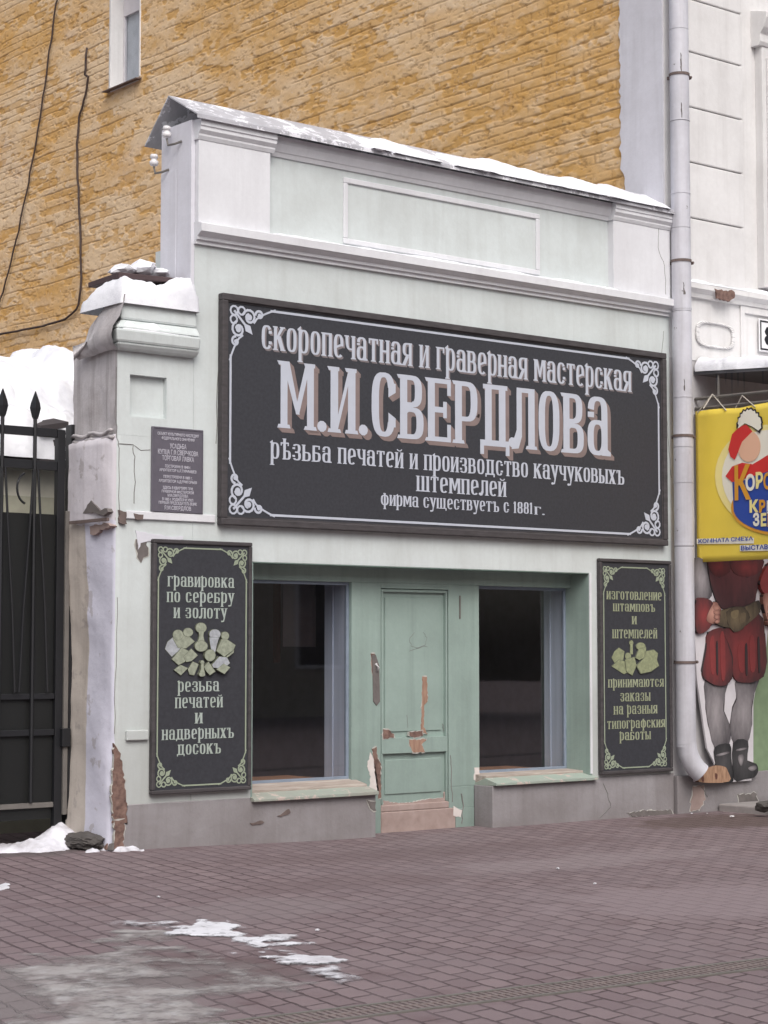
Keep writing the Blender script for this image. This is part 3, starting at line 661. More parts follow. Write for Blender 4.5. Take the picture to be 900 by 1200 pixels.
crack('pencil_mark', [(486, 741), (480, 748), (482, 757), (490, 760), (498, 756), (500, 747), (496, 741)], dr, y=.279, r=.0018)
crack('pencil_mark', [(480, 763), (488, 760), (495, 757), (501, 758)], dr, y=.279, r=.0018)
crack('pencil_mark', [(477, 838), (478, 853)], dr, y=.279, r=.002)
crack('pencil_mark', [(519, 848), (520, 857)], dr, y=.279, r=.003)
# two white insulators on the end of the parapet
for k, (px, py, hook) in enumerate(((199, 155, 1), (184, 188, 0))):
    yy, zz = side_at(px, py, .58); zz -= 0.0
    r_ = thing('cable_insulator', ['white ceramic insulator tucked under the gabled coping of the parapet', 'white ceramic insulator sticking out lower on the parapet end'][k], 'insulator', (.58, yy, zz), 'insulators on the parapet end')
    i_ = MB(); i_.tube([(.55, yy, zz-.05), (.55, yy, zz-.035), (.55, yy, zz-.012), (.55, yy, zz-.008), (.55, yy, zz+.012), (.55, yy, zz+.016), (.55, yy, zz+.045)], [.030, .038, .038, .026, .026, .036, .030], 12); i_.build('insulator_body', ceramic, r_, smooth=True)
    i_ = MB(); i_.tube([(.55, yy, zz-.06), (.55, yy-.02, zz-.12), (.57, yy-.1, zz-.12), (.61, yy-.14, zz-.10)], .01, 6); i_.build('bracket', grey_iron, r_)

# ================================================================== SIGNS
big = thing('shop_sign', 'wide charcoal shop sign with white old-style lettering above the door', 'sign', (3.58, 0, 2.62))
sign_frame(big, .885, 6.285, 2.625, 4.565, .075, .058, frame_m)
b = MB(); b.box(.93, 6.24, -.05, -.002, 2.67, 4.52); b.build('board', board_m, big)
YB = -.05
border(big, .972, 6.19, 2.715, 4.475, .020, .40, YB, let_white)
L = lettering
L('lettering', 'скоропечатная и граверная мастерская', 1.30, 5.785, 4.135, .205, YB, let_white, big, shade=let_shade2, drop=(.017, -.015))
L('lettering', 'М.И.СВЕРДЛОВа', 1.50, 5.47, 3.475, .575, YB, let_white, big, shade=let_shade, drop=(.048, -.038), gap=.085)
L('lettering', 'рѣзьба печатей и производство каучуковыхъ', 1.40, 5.68, 3.206, .14, YB, let_white, big)
L('lettering', 'штемпелей', 3.015, 4.10, 3.010, .14, YB, let_white, big)
L('lettering', 'фирма существуетъ с 1881', 2.60, 4.44, 2.865, .095, YB, let_white, big)
L('lettering', 'г.', 4.47, 4.595, 2.862, .075, YB, let_white, big)

def emblem(root, shapes, y, inv_):
    for i, (poly, mt) in enumerate(shapes):
        e_ = MB(); q = [wall_at(*inv_(a, b_), y) for a, b_ in poly]
        e_.prism(q, y-.003-.0007*i, y-.0005); o = e_.build('stamp_print', mt, root)
def circ(cx, cy, rx, ry=None, n=14): ry = ry or rx; return [(cx+rx*math.cos(2*math.pi*k/n), cy+ry*math.sin(2*math.pi*k/n)) for k in range(n)]
def outlined(shapes, k=1.06):
    out = []
    for poly, mt in shapes:
        cx = sum(p_[0] for p_ in poly)/len(poly); cy = sum(p_[1] for p_ in poly)/len(poly)
        out.append(([(cx+(a-cx)*k, cy+(b_-cy)*k) for a, b_ in poly], em_line)); out.append((poly, mt))
    return out
ls_ = thing('side_sign', 'tall charcoal sign with pale lettering left of the shop windows', 'sign', (.73, 0, .43))
sign_frame(ls_, .24, 1.215, .43, 2.485, .055, .034, frame_m)
b = MB(); b.box(.265, 1.19, -.04, -.002, .455, 2.46); b.build('board', board_m, ls_)
border(ls_, .288, 1.166, .485, 2.425, .012, .235, -.04, orn_cream)
for txt, a, c_, z, h in (('гравировка', .385, 1.035, 2.103, .083), ('по серебру', .378, 1.034, 1.976, .083), ('и золоту', .445, .963, 1.847, .085),
                         ('резьба', .49, .89, 1.249, .083), ('печатей', .464, .926, 1.117, .086), ('и', .659, .727, .99, .086), ('надверныхъ', .34, 1.04, .864, .083), ('досокъ', .488, .912, .74, .083)):
    L('lettering', txt, a, c_, z, h, -.04, let_cream, ls_, gap=.12)
e1 = outlined([([(107, 215), (150, 180), (215, 265), (140, 330), (88, 270)], em_b), ([(150, 190), (200, 150), (260, 160), (318, 212), (250, 265), (190, 260)], em_a), (circ(188, 160, 40), em_a), (circ(266, 140, 38, 34), em_a),
    ([(140, 350), (215, 260), (275, 290), (240, 370), (190, 395)], em_a), ([(230, 330), (290, 270), (340, 320), (290, 365), (250, 372)], em_a), ([(155, 435), (205, 395), (262, 420), (207, 475)], em_a),
    ([(262, 430), (300, 370), (345, 390), (310, 475), (275, 468)], em_a), (circ(364, 105, 42, 40), em_a), ([(345, 130), (385, 130), (380, 170), (390, 215), (338, 215), (350, 170)], em_a), (circ(363, 248, 50, 42), em_a),
    (circ(470, 155, 44, 38), em_b), ([(425, 180), (500, 180), (480, 250), (470, 300), (440, 280), (430, 220)], em_b), (circ(548, 168, 30, 32), em_a), ([(480, 285), (520, 195), (560, 195), (627, 240), (610, 280), (540, 330)], em_a),
    ([(555, 330), (615, 280), (612, 300), (560, 340), (530, 330)], em_a), (circ(428, 320, 42, 46), em_a), ([(380, 410), (415, 370), (468, 445), (425, 475), (395, 440)], em_a), (circ(366, 375, 15, 16), em_a), ([(357, 380), (375, 380), (378, 430), (386, 455), (346, 455), (354, 430)], em_a), (circ(363, 468, 24, 18), em_a),
    ([(440, 395), (495, 330), (555, 335), (578, 380), (530, 425), (480, 420), (450, 415)], em_b), ([(475, 430), (530, 385), (580, 415), (535, 465)], em_a)], 1.05)
emblem(ls_, e1, -.04, lambda a, b_: (180+a/6.67, 720+b_/6.67))
rs_ = thing('side_sign', 'tall charcoal sign with olive lettering between right window and downpipe', 'sign', (5.85, 0, .38))
sign_frame(rs_, 5.335, 6.345, .385, 2.475, .055, .034, frame_m)
b = MB(); b.box(5.36, 6.32, -.04, -.002, .41, 2.45); b.build('board', board_m, rs_)
border(rs_, 5.385, 6.262, .435, 2.40, .012, .235, -.04, orn_cream)
for txt, a, c_, z, h in (('изготовление', 5.434, 6.21, 2.078, .08), ('штамповъ', 5.522, 6.112, 1.963, .076), ('и', 5.785, 5.847, 1.838, .08), ('штемпелей', 5.509, 6.138, 1.70, .086),
                         ('принимаются', 5.445, 6.226, 1.222, .078), ('заказы', 5.611, 6.033, 1.085, .082), ('на разныя', 5.52, 6.13, .96, .082), ('типографския', 5.427, 6.24, .822, .076), ('работы', 5.60, 6.034, .708, .078)):
    L('lettering', txt, a, c_, z, h, -.04, let_olive, rs_, gap=.12)
e2 = outlined([([(100, 545), (120, 500), (150, 475), (188, 500), (180, 560), (120, 580)], em_c), ([(100, 605), (150, 560), (230, 580), (235, 665), (205, 650), (185, 660)], em_c), (circ(236, 440, 14, 18), em_c), ([(229, 445), (244, 445), (246, 520), (226, 520)], em_c),
    (circ(212, 535, 20, 26), em_c), ([(190, 560), (255, 540), (270, 600), (240, 668), (200, 640)], em_c), (circ(300, 465, 32, 27), em_c), ([(285, 485), (335, 470), (335, 540), (290, 560), (262, 545)], em_c), ([(335, 500), (390, 490), (418, 515), (410, 560), (425, 600), (370, 640), (300, 655), (270, 600), (320, 550)], em_c)], 1.05)
emblem(rs_, e2, -.04, lambda a, b_: (700+a/6, 680+b_/6))
pl = thing('memorial_plaque', 'small grey metal heritage plaque left of the big sign', 'plaque', (.485, 0, 2.7))
b = MB(); b.box(.235, .735, -.024, -.002, 2.703, 3.402); b.build('plate', plaque_m, pl, bevel=.006)
b = MB(); pb = (.235, .735, 2.703, 3.402)
for a, b_, c_, d in ((pb[0]+.006, pb[1]-.006, pb[3]-.014, pb[3]-.006), (pb[0]+.006, pb[1]-.006, pb[2]+.006, pb[2]+.014), (pb[0]+.006, pb[0]+.014, pb[2]+.014, pb[3]-.014), (pb[1]-.014, pb[1]-.006, pb[2]+.014, pb[3]-.014)): b.box(a, b_, -.028, -.02, c_, d)
b.build('raised_rim', plaque_m, pl)
rows = [('ОБЪЕКТ КУЛЬТУРНОГО НАСЛЕДИЯ', 3.335, .40, .026), ('ФЕДЕРАЛЬНОГО ЗНАЧЕНИЯ', 3.300, .32, .026), ('УСАДЬБА', 3.232, .16, .044), ('КУПЦА Г.Ф.СВЕРЧКОВА', 3.180, .39, .044), ('ТОРГОВАЯ ЛАВКА', 3.130, .31, .044),
        ('ПОСТРОЕНА В 1840 г.', 3.072, .25, .026), ('АРХИТЕКТОР А.Л.ТУРМЫШЕВ', 3.038, .36, .026), ('ПЕРЕСТРОЕНА В 1889 г.', 2.985, .28, .026), ('АРХИТЕКТОР А.Д.ГРИГОРЬЕВ', 2.950, .37, .026),
        ('ЗДЕСЬ В КВАРТИРЕ ПРИ', 2.896, .29, .026), ('ГРАВЕРНОЙ МАСТЕРСКОЙ', 2.864, .31, .026), ('М.И.СВЕРДЛОВА', 2.834, .20, .026), ('В 1885 г. РОДИЛСЯ И ЖИЛ', 2.802, .30, .026), ('ПЕРВЫЙ ПРЕДСЕДАТЕЛЬ ВЦИК', 2.772, .37, .026), ('Я.М.СВЕРДЛОВ', 2.728, .26, .036)]
for txt, z, wd, sz in rows:
    builtin_text('lettering', txt, sz*1.25, plaque_t, pl, (lambda z: lambda a, b_, c_: Vector((.485+a, -.0255-c_, z+b_)))(z), bold=.0006, width=wd)

# ================================================================== GATE PIER
pier = thing('gate_pier', 'peeling plastered gate pier with moulded cap at left end of shop', 'gate pier', (.28, .34, 0))
bm = bmesh.new()
def pier_grid():
    m_ = MB(); xL, xR, yF, yB = -.085, .6485, 0.0, .69; step = .05
    nz = 81; zt = 3.318
    loop = []
    for i in range(15): loop.append((xL+(xR-xL)*(1-i/14), yF, 'f'))           # front from right to left
    for j in range(1, 15): loop.append((xL, yF+(yB-yF)*j/14, 'l'))
    n = len(loop); vs_ = []; fs_ = []
    for k in range(nz):
        z = -.12+(zt+.12)*k/(nz-1)
        for (x, y, s_) in loop:
            d = .012*fbm(x+y, z, 2.3, 4, 2.0)
            if s_ == 'l':
                bulge = .055 if z < 3.30 else 0.0
                bulge *= 1.0 if z > 2.2 else .45+.55*max(0, (z-1.6)/.6)
                vs_.append((x-bulge*(.6+.4*math.sin(z*2.2+y*3))*min(1, y/.12)-d*1.4, y, z))
            else:
                d *= .4
                ed = max(0.0, .12-(x-xL))/.12                               # worn arris, more at the foot
                dm = max(0.0, (.95-z)/.95); vs_.append((x+ed*.06*dm*(1+fbm(x, z, 6, 3, 5.0)), y+.001+ed*.03*dm, z))
    for k in range(nz-1):
        for i in range(n-1): fs_.append((k*n+i, k*n+i+1, (k+1)*n+i+1, (k+1)*n+i))
    m_.add(vs_, fs_); m_.cur = 1
    return m_, n
pg, nn = pier_grid()   # grid up to the string, the niche block above is built separately
# faces of the left side get the dirty plaster, the front gets mint
for fi, f in enumerate(pg.f): pg.mi[fi] = 0 if (fi % (nn-1)) < 14 else 1
bm.free()
def side_paint():
    m, ns, ls, p = newmat('patched pier side paint'); tc = ns.new('ShaderNodeTexCoord'); co = tc.outputs['Object']
    sx = ns.new('ShaderNodeSeparateXYZ'); ls.new(co, sx.inputs[0])
    _, n = noise_mask(ns, ls, co, 5, 6, 0, 1); _, n2 = noise_mask(ns, ls, co, 1.7, 4, 0, 1)
    def lt(a, k, amp, noise_, soft=.008):
        s1 = ns.new('ShaderNodeMath'); s1.operation = 'MULTIPLY_ADD'; ls.new(noise_, s1.inputs[0]); s1.inputs[1].default_value = amp; ls.new(a, s1.inputs[2])
        r = ns.new('ShaderNodeMapRange'); r.inputs['From Min'].default_value = k+amp*.5+soft; r.inputs['From Max'].default_value = k+amp*.5-soft; ls.new(s1.outputs[0], r.inputs['Value']); return r.outputs[0]
    f1, _ = noise_mask(ns, ls, co, 1.3, 6, .42, .75); f2, _ = noise_mask(ns, ls, co, 1, 5, .45, .75, sc=(9, 9, .5)); f3, _ = noise_mask(ns, ls, co, 6, 8, .60, .64)
    beige = mix(ns, ls, mul(ns, ls, f2, .6), srgb(188, 180, 172), srgb(140, 130, 122))
    lav = mix(ns, ls, mul(ns, ls, f1, .35), srgb(206, 206, 220), srgb(178, 176, 188))
    whi = mix(ns, ls, mul(ns, ls, f2, .6), srgb(208, 204, 210), srgb(160, 152, 154))
    low = mix(ns, ls, lt(sx.outputs['Y'], .40, .10, n2, .004), beige, lav)
    c = mix(ns, ls, lt(sx.outputs['Z'], 2.62, .22, n, .006), whi, low)
    c = mix(ns, ls, mul(ns, ls, f3, .5), c, srgb(150, 142, 140))
    ls.new(c, p.inputs['Base Color']); p.inputs['Roughness'].default_value = .85; bump(ns, ls, p, n, .5, .02); return m
sh = pg.build('shaft', [mint, side_paint()], pier, smooth=True)
b = MB(); b.box(-.06, .6485, .051, .66, -.1, 4.03); b.build('shaft_core', [mint], pier)
# square niche: frame sunk into the front is shown by a recessed tray with real depth, standing in a raised surround
nx0, nx1, nz0, nz1 = .035, .385, 3.47, 3.81
b = MB(); tt = .05
for a, b_, c_, d in ((-.085, .648, nz1, 4.0), (-.085, .648, 3.315, nz0), (-.085, nx0, nz0, nz1), (nx1, .648, nz0, nz1)): b.box(a, b_, .0, .0505, c_, d)
b.build('niche_surround', mint, pier)
b = MB(); n1 = 16; rw = []
for j in range(n1+1):
    y = .0+.69*j/n1
    for k in range(15): z = 3.31+.70*k/14; rw.append((-.0865-.004*0-.016*fbm(y, z, 3.0, 4, 9.)*min(1, y/.08), y, z))
b.add(rw, [(j*15+k, j*15+k+1, (j+1)*15+k+1, (j+1)*15+k) for j in range(n1) for k in range(14)]); b.build('upper_side', pier_pl, pier, smooth=True)
# cap
def ringbox(b, x0, x1, y0, y1, z, X0, X1, Y0, Y1, Z): b.hexa([(x0, y0, z), (x1, y0, z), (x1, y1, z), (x0+.12, y1, z), (X0, Y0, Z), (X1, Y0, Z), (X1, Y1, Z), (X0+.12, Y1, Z)])
b = MB()
ringbox(b, -.11, .6485, -.055, .40, 3.995, -.15, .6485, -.10, .42, 4.05)
ringbox(b, -.15, .6485, -.10, .42, 4.0505, -.165, .6485, -.115, .42, 4.16)
ringbox(b, -.165, .6485, -.115, .42, 4.1605, -.09, .6485, -.055, .36, 4.24)
ringbox(b, -.09, .6485, -.055, .36, 4.2405, -.075, .6485, -.045, .33, 4.42)
cp = b.build('cap', [mint], pier, bevel=.02)
b = MB()
q = [(-.02, .0), (.30, .0), (.66, .0)]
def lcap(y0, y1, z0, z1, z2):  # dirty rounded shoulder on the gate side
    pass
b = MB(); n1 = 14
vs_, fs_ = [], []
for j in range(n1+1):
    y = -.10+.60*j/n1
    for i, (dx, z) in enumerate(((.03, 3.99), (-.015, 4.03), (-.03, 4.10), (-.025, 4.17), (.035, 4.26), (.075, 4.36), (.10, 4.44))):
        k = fbm(y*3, z*3, 1.2, 3, 7.0)*.025; fall = max(0, (j/n1-.40))*.36
        vs_.append((-.165+dx-.0+k+.005*math.sin(y*9), y, z-(fall if i > 2 else fall*.12)))
for j in range(n1):
    for i in range(6): fs_.append((j*7+i, j*7+i+1, (j+1)*7+i+1, (j+1)*7+i))
b.add(vs_, fs_); b.build('cap_side', pier_pl, pier, smooth=True)
# flaws on the pier
def side_patch(name, pts, mat, x=-.141, th=.003, seed=4, jit=.012):
    q = [side_at(a, b_, x) for a, b_ in pts]; m_ = MB(); m_.sprism(rough_poly(q, jit, .03, seed), x-th, x+.06); return m_.build(name, mat, pier)
side_patch('hole', [(97, 601), (103, 592), (107, 586), (112, 593), (118, 598), (126, 595), (127, 600), (121, 604), (110, 601)], old_grey, x=-.141, jit=.006)
side_patch('bare_brick_patch', [(105, 616), (126, 613), (130, 617), (118, 621), (112, 628), (106, 626)], pink_plaster, x=-.141, jit=.008)
b = MB(); y0, z0 = side_at(84, 606, -.15); y1, z1 = side_at(128, 616, -.15); b.box(-.175, -.15, min(y0, y1), max(y0, y1), z0-.06, z0-.035); b.build('iron_band', rust, pier)
for i, (zz, th) in enumerate(((3.29, .03), (3.34, .025))):
    b = MB(); b.tube([(-.10-.01*i+random.uniform(-.01, .01), .02+.05*k, zz+.012*math.sin(k*1.1+i)) for k in range(14)], th*.6, 6); b.build('plaster_roll', pier_pl, pier, smooth=True)
patch('bare_brick_patch', [(134, 872), (141, 884), (148, 930), (148, 965), (133, 964), (131, 930), (132, 900)], bare_brick, pier, y=-.004, jit=.01, step=.025)
patch('bare_brick_patch', [(134, 962), (146, 960), (144, 994), (134, 994)], bare_brick, pier, y=-.008, jit=.008, step=.025)
crack('crack', [(137, 430), (135, 470), (137, 510), (139, 525), (140, 600)], pier, y=-.001, r=.003)
crack('crack', [(138, 700), (136, 780), (134, 860)], pier, y=-.001, r=.0025)
# broken brick foot and stone block
bf = thing('brick_rubble', 'broken red brick stub at the foot of the gate pier', 'rubble', (-.02, .15, 0))
rnd = random.Random(11)
for row_ in range(3):
    for k in range(4):
        y_ = -.01+k*.075+rnd.uniform(-.01, .01); xo = -.105+.03*row_+rnd.uniform(-.02, .02); z_ = .005+row_*.068
        if row_ == 2 and k == 3: continue
        c8 = [(xo, y_, z_), (.0, y_+.004, z_), (.0, y_+.066, z_), (xo-.01, y_+.062, z_), (xo+.008, y_+.004, z_+.058), (.0, y_, z_+.06), (.0, y_+.064, z_+.06), (xo+.012, y_+.058, z_+.055)]
        q_ = MB(); q_.hexa([(x+rnd.uniform(-.008, .008), y+rnd.uniform(-.006, .006), z+rnd.uniform(-.006, .006)) for x, y, z in c8]); q_.build('brick_piece', bare_brick if (k+row_) % 3 else old_grey, bf, bevel=.006)
sb = lumpy('stone_block', (-.15, .42, .09), (.15, .30, .12), stone_m, None, 5, .30, 4, flat=-.005)
for v in sb.data.vertices:
    dx_, dy_, dz_ = (v.co.x+.15)/.15, (v.co.y-.42)/.30, (v.co.z-.09)/.12; k_ = max(abs(dx_), abs(dy_), abs(dz_)); L_ = math.sqrt(dx_*dx_+dy_*dy_+dz_*dz_)
    f_ = 1+(L_/max(k_, .3)-1)*.55; n_ = .012*mnoise.fractal(v.co*14, 1.0, 2.0, 4); v.co.x = -.15+dx_*f_*.13+n_; v.co.y = .36+dy_*f_*.24+n_; v.co.z = max(-.02, .06+dz_*f_*.06+n_)
tag(sb, 'dark grey stone block lying at the foot of the gate pier', 'stone')

# ================================================================== GATE
gate = thing('iron_gate', 'black iron gate with spear tips and sheet panel left of pier', 'gate', (-1.0, .70, 0.1))
GY = .70
def gx(px, py=600): return wall_at(px, py, GY)[0]
def gzp(py, px=30): return wall_at(px, py, GY)[1]
xr = -.12; xl = -3.0
for x0_, x1_ in ((-.235, xr-.045), (xl, xl+.07)):
    b = MB(); b.box(x0_, x1_, GY-.03, GY+.03, .12, 3.40); b.build('gate_stile', black_iron, gate, bevel=.004)
for z0, z1 in ((3.335, 3.405), (3.06, 3.135), (1.19, 1.235), (.895, .945)):
    b = MB(); b.box(xl+.07, -.237, GY-.022, GY+.022, z0, z1); b.build('rail', black_iron, gate, bevel=.003)
b = MB(); b.box(xl+.071, -.238, GY+.008, GY+.014, .22, 2.70); b.build('sheet_panel', black_sheet, gate)
b = MB(); b.box(xl+.07, -.237, GY-.02, GY+.02, .315, .355); b.build('bottom_rail', grey_iron, gate)
bars = [gx(38)-.0-k*.298 for k in range(9)]
for x in bars:
    b = MB(); b.tube([(x, GY-.028, .36), (x, GY-.028, 3.50)], .016, 6); b.build('bar', black_iron, gate)
    b = MB(); zt = 3.70
    b.tube([(x, GY-.028, 3.47), (x, GY-.028, 3.49), (x, GY-.028, 3.56), (x, GY-.028, 3.60), (x, GY-.028, zt)], [.018, .028, .045, .038, .003], 4); b.build('spear_tip', black_iron, gate)
    if x < bars[0]-.2 and False: continue
    for s_ in (-1, 1):
        b = MB(); b.tube([(x+s_*.02, GY-.05, 3.06), (x+s_*.05, GY-.05, 2.6), (x+s_*.10, GY-.05, 1.9), (x+s_*.13, GY-.05, 1.25)], .010, 6); b.build('splayed_bar', black_iron, gate)
for k in range(8):
    xm = (bars[k]+bars[k+1])/2
    b = MB(); b.tube([(xm+.10*math.cos(a)+.09, GY-.03, 2.90+.13*math.sin(a)) for a in [math.radians(q) for q in range(110, 255, 12)]], .010, 6); b.build('scroll', black_iron, gate)
b = MB(); b.box(-.165, -.125, GY-.05, GY-.01, .25, 2.73); b.build('lock_bar', grey_iron, gate, bevel=.004)
b = MB(); b.box(-.19, -.11, GY-.075, GY-.02, .80, .95); b.build('latch_box', black_iron, gate, bevel=.006)
b = MB(); b.box(-.115, -.085, GY-.04, GY+.06, 0, 3.45); b.box(-.10, -.06, GY-.02, GY+.06, 2.75, 3.4); b.build('gate_post', black_iron, gate, bevel=.004)

# ================================================================== LOW OUTBUILDING with snow behind the gate
ob = thing('low_outbuilding', 'low cream outbuilding under thick snow behind the iron gate', 'outbuilding', (-1.2, 3.0, 0))
b = MB(); b.box(-3.5, .69, 1.9, 5.5, -.1, 3.22); b.box(.69, 2.5, 3.6, 5.5, -.1, 3.22); b.build('wall', M('cream outbuilding wall', 196, 192, 180, rough=.9, var=.35), ob)
b = MB(); b.box(-3.5, .69, 1.888, 1.9, -.1, 2.94); b.build('wall_band', M('greenish outbuilding wall', 168, 166, 150, rough=.9, var=.35), ob)
b = MB(); b.hexa([(-3.6, 1.70, 3.19), (2.6, 1.70, 3.19), (2.6, 4.6, 4.15), (-3.6, 4.6, 4.15), (-3.6, 1.70, 3.26), (2.6, 1.70, 3.26), (2.6, 4.6, 4.22), (-3.6, 4.6, 4.22)]); b.build('roof', dark_roof, ob)
b = MB(); rnd = random.Random(5)
for k in range(7):
    x = .30+rnd.uniform(0, .36); y = 1.55+rnd.uniform(0, .3); z = 3.30+rnd.uniform(-.12, .22)
    b.hexa([(x-.14, y, z), (x+.12, y-.03, z+.05), (x+.12, y+.3, z+.12), (x-.14, y+.3, z+.06), (x-.14, y, z+.05), (x+.12, y-.03, z+.10), (x+.12, y+.3, z+.17), (x-.14, y+.3, z+.11)])
b.build('broken_roofing', dark_roof, ob)
def roof_snow(x, y):
    n = fbm(x, y, 1.1, 5, 1.0); base = 3.26+(y-1.70)*.331
    edge = 1.66+.10*fbm(x, 0, 1.5, 4, 3.0)
    lip = min(1, max(0, (y-edge)/.22))
    fold = .16*abs(math.sin(x*2.2+y*2.6+2*n))+.05*fbm(x, y, 3.6, 4, 2.2)
    drift = .50*math.exp(-((y-3.0)/1.0)**2)*(.8+.35*fbm(x, 1.0, .9, 3, 6.1))
    rend = min(1, max(0, (.68-x)/.10))
    return min(y-edge, 2.6-x), base+.01+(.13+.16*n+fold+drift)*(lip**.5)
sn = heightfield('roof_snow', -3.6, 2.6, 1.5, 4.6, .04, roof_snow, snow_m, base=lambda x, y: 3.26+(max(y, 1.7)-1.70)*.331)
tag(sn, 'thick folded snow lying on the low outbuilding roof behind the gate', 'snow')

# ================================================================== BRICK HOUSE (yellow side wall + white street front)
house = thing('corner_house', 'tall house with yellow brick side wall and white street front', 'house', (9.0, 6.0, 0))
XW = 6.40
yA, yB, zA, zB = .55, 16.0, 4.6, 13.0
cu_, cv_ = .018, .0105
nu, nv = int((yB-yA)/cu_), int((zB-zA)/cv_)
uu = yA+np.arange(nu)*cu_; vv = zA+np.arange(nv)*cv_
U, V = np.meshgrid(uu, vv, indexing='ij')
def gn(su, sv, seed): return grid_noise(nu, nv, (yB-yA)/su, (zB-zA)/sv, seed)
Vw = V+(gn(1.1, 1.1, 1)-.5)*.035+(gn(.16, .10, 2)-.5)*.012
Uw = U+(gn(.2, .2, 3)-.5)*.05
CH, BL = .105, .27
row = np.floor(Vw/CH); fv = Vw/CH-row
off = (row % 2)*.5+.13*np.sin(row*12.9898)
fu = Uw/BL+off; fu = fu-np.floor(fu)
dv = np.minimum(fv, 1-fv)*CH; du = np.minimum(fu, 1-fu)*BL
jn = gn(.6, .2, 4); jn2 = gn(.35, .12, 5); patchy = gn(2.2, 1.4, 6)
def oct_(su, sv, seed): return .5*gn(su, sv, seed)+.28*gn(su*.45, sv*.45, seed+1)+.22*gn(su*.2, sv*.22, seed+2)
ss = lambda x, a, b_: (lambda t: t*t*(3-2*t))(np.clip((x-a)/(b_-a), 0, 1))
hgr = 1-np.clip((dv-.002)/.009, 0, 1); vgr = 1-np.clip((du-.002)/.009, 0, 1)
crisp = ss(U, 6.0, 1.5)                                          # courses show best near the street corner
jb = oct_(.55, .10, 60)
def rowwise(cell, seed, rows_, lowfreq=0.0):
    r_ = np.random.RandomState(seed); nr = int(rows_.max()-rows_.min())+3; nc = int((yB-yA)/cell)+4; g = r_.rand(nr, nc)
    ri = (rows_-rows_.min()).astype(int); q_ = (Uw-Uw.min())/cell; ci = q_.astype(int); t_ = q_-ci; t_ = t_*t_*(3-2*t_)
    return g[ri, ci]*(1-t_)+g[ri, ci+1]*t_
jrow = np.floor(Vw/CH+.5)
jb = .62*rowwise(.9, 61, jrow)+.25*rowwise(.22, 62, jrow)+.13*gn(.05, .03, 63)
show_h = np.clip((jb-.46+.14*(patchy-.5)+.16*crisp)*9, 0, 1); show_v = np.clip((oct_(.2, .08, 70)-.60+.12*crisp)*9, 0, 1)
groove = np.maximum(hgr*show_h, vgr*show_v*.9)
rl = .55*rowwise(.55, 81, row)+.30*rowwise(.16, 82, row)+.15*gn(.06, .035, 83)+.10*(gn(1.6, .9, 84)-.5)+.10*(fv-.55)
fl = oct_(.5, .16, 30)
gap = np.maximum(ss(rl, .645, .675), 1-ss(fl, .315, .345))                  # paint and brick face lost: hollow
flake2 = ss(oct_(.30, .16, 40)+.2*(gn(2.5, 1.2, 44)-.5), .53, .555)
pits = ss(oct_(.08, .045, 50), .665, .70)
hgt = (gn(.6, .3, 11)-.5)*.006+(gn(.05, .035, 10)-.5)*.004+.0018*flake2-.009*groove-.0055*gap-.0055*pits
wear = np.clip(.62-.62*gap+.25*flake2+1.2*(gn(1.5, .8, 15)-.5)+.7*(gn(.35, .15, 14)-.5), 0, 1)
inwin = (U > 10.125) & (U < 10.925) & (V > 9.76) & (V < 11.60)
ids = np.arange(nu*nv).reshape(nu, nv)
q = np.stack([ids[:-1, :-1], ids[:-1, 1:], ids[1:, 1:], ids[1:, :-1]], -1).reshape(-1, 4)
kw_ = ~(inwin[:-1, :-1] | inwin[1:, :-1] | inwin[:-1, 1:] | inwin[1:, 1:]).reshape(-1)
q = q[kw_]
me = bpy.data.meshes.new('brick_side_wall')
me.vertices.add(nu*nv); me.vertices.foreach_set('co', np.stack([XW-hgt, U, V], -1).reshape(-1).astype(np.float32))
me.loops.add(q.size); me.loops.foreach_set('vertex_index', q.reshape(-1).astype(np.int32))
me.polygons.add(len(q)); me.polygons.foreach_set('loop_start', (np.arange(len(q))*4).astype(np.int32)); me.polygons.foreach_set('loop_total', np.full(len(q), 4, np.int32))
me.update(calc_edges=True)
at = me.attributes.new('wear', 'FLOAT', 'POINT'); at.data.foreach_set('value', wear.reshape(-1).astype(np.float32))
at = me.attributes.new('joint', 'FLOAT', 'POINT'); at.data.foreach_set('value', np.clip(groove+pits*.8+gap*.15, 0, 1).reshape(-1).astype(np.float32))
m, ns, ls, p = newmat('ochre paint on old brick')
a1 = node(ns, 'ShaderNodeAttribute', attribute_name='wear'); a2 = node(ns, 'ShaderNodeAttribute', attribute_name='joint')
tc = ns.new('ShaderNodeTexCoord'); co = tc.outputs['Object']
f1, n1_ = noise_mask(ns, ls, co, 9, 7, 0.35, 0.68); f2, _ = noise_mask(ns, ls, co, 1.2, 5, .55, .75); f3, _ = noise_mask(ns, ls, co, 26, 5, .60, .68); f4, _ = noise_mask(ns, ls, co, 17, 5, .64, .70)
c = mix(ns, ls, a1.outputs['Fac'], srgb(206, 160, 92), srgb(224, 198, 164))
c = mix(ns, ls, mul(ns, ls, f1, .30), c, srgb(213, 182, 136))
c = mix(ns, ls, mul(ns, ls, mul(ns, ls, f2, f1), .55), c, srgb(204, 184, 172))
c = mix(ns, ls, mul(ns, ls, f3, .40), c, srgb(166, 136, 108))
c = mix(ns, ls, mul(ns, ls, f4, .45), c, srgb(218, 208, 200))
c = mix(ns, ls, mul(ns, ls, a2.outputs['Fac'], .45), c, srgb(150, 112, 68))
ls.new(c, p.inputs['Base Color']); p.inputs['Roughness'].default_value = .9
_, nb = noise_mask(ns, ls, co, 40, 5, 0, 1); bump(ns, ls, p, nb, .3, .008)
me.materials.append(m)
bw = bpy.data.objects.new('brick_side_wall', me); scene.collection.objects.link(bw); bw.parent = house; bw.matrix_parent_inverse = Matrix.Translation(-house.location)
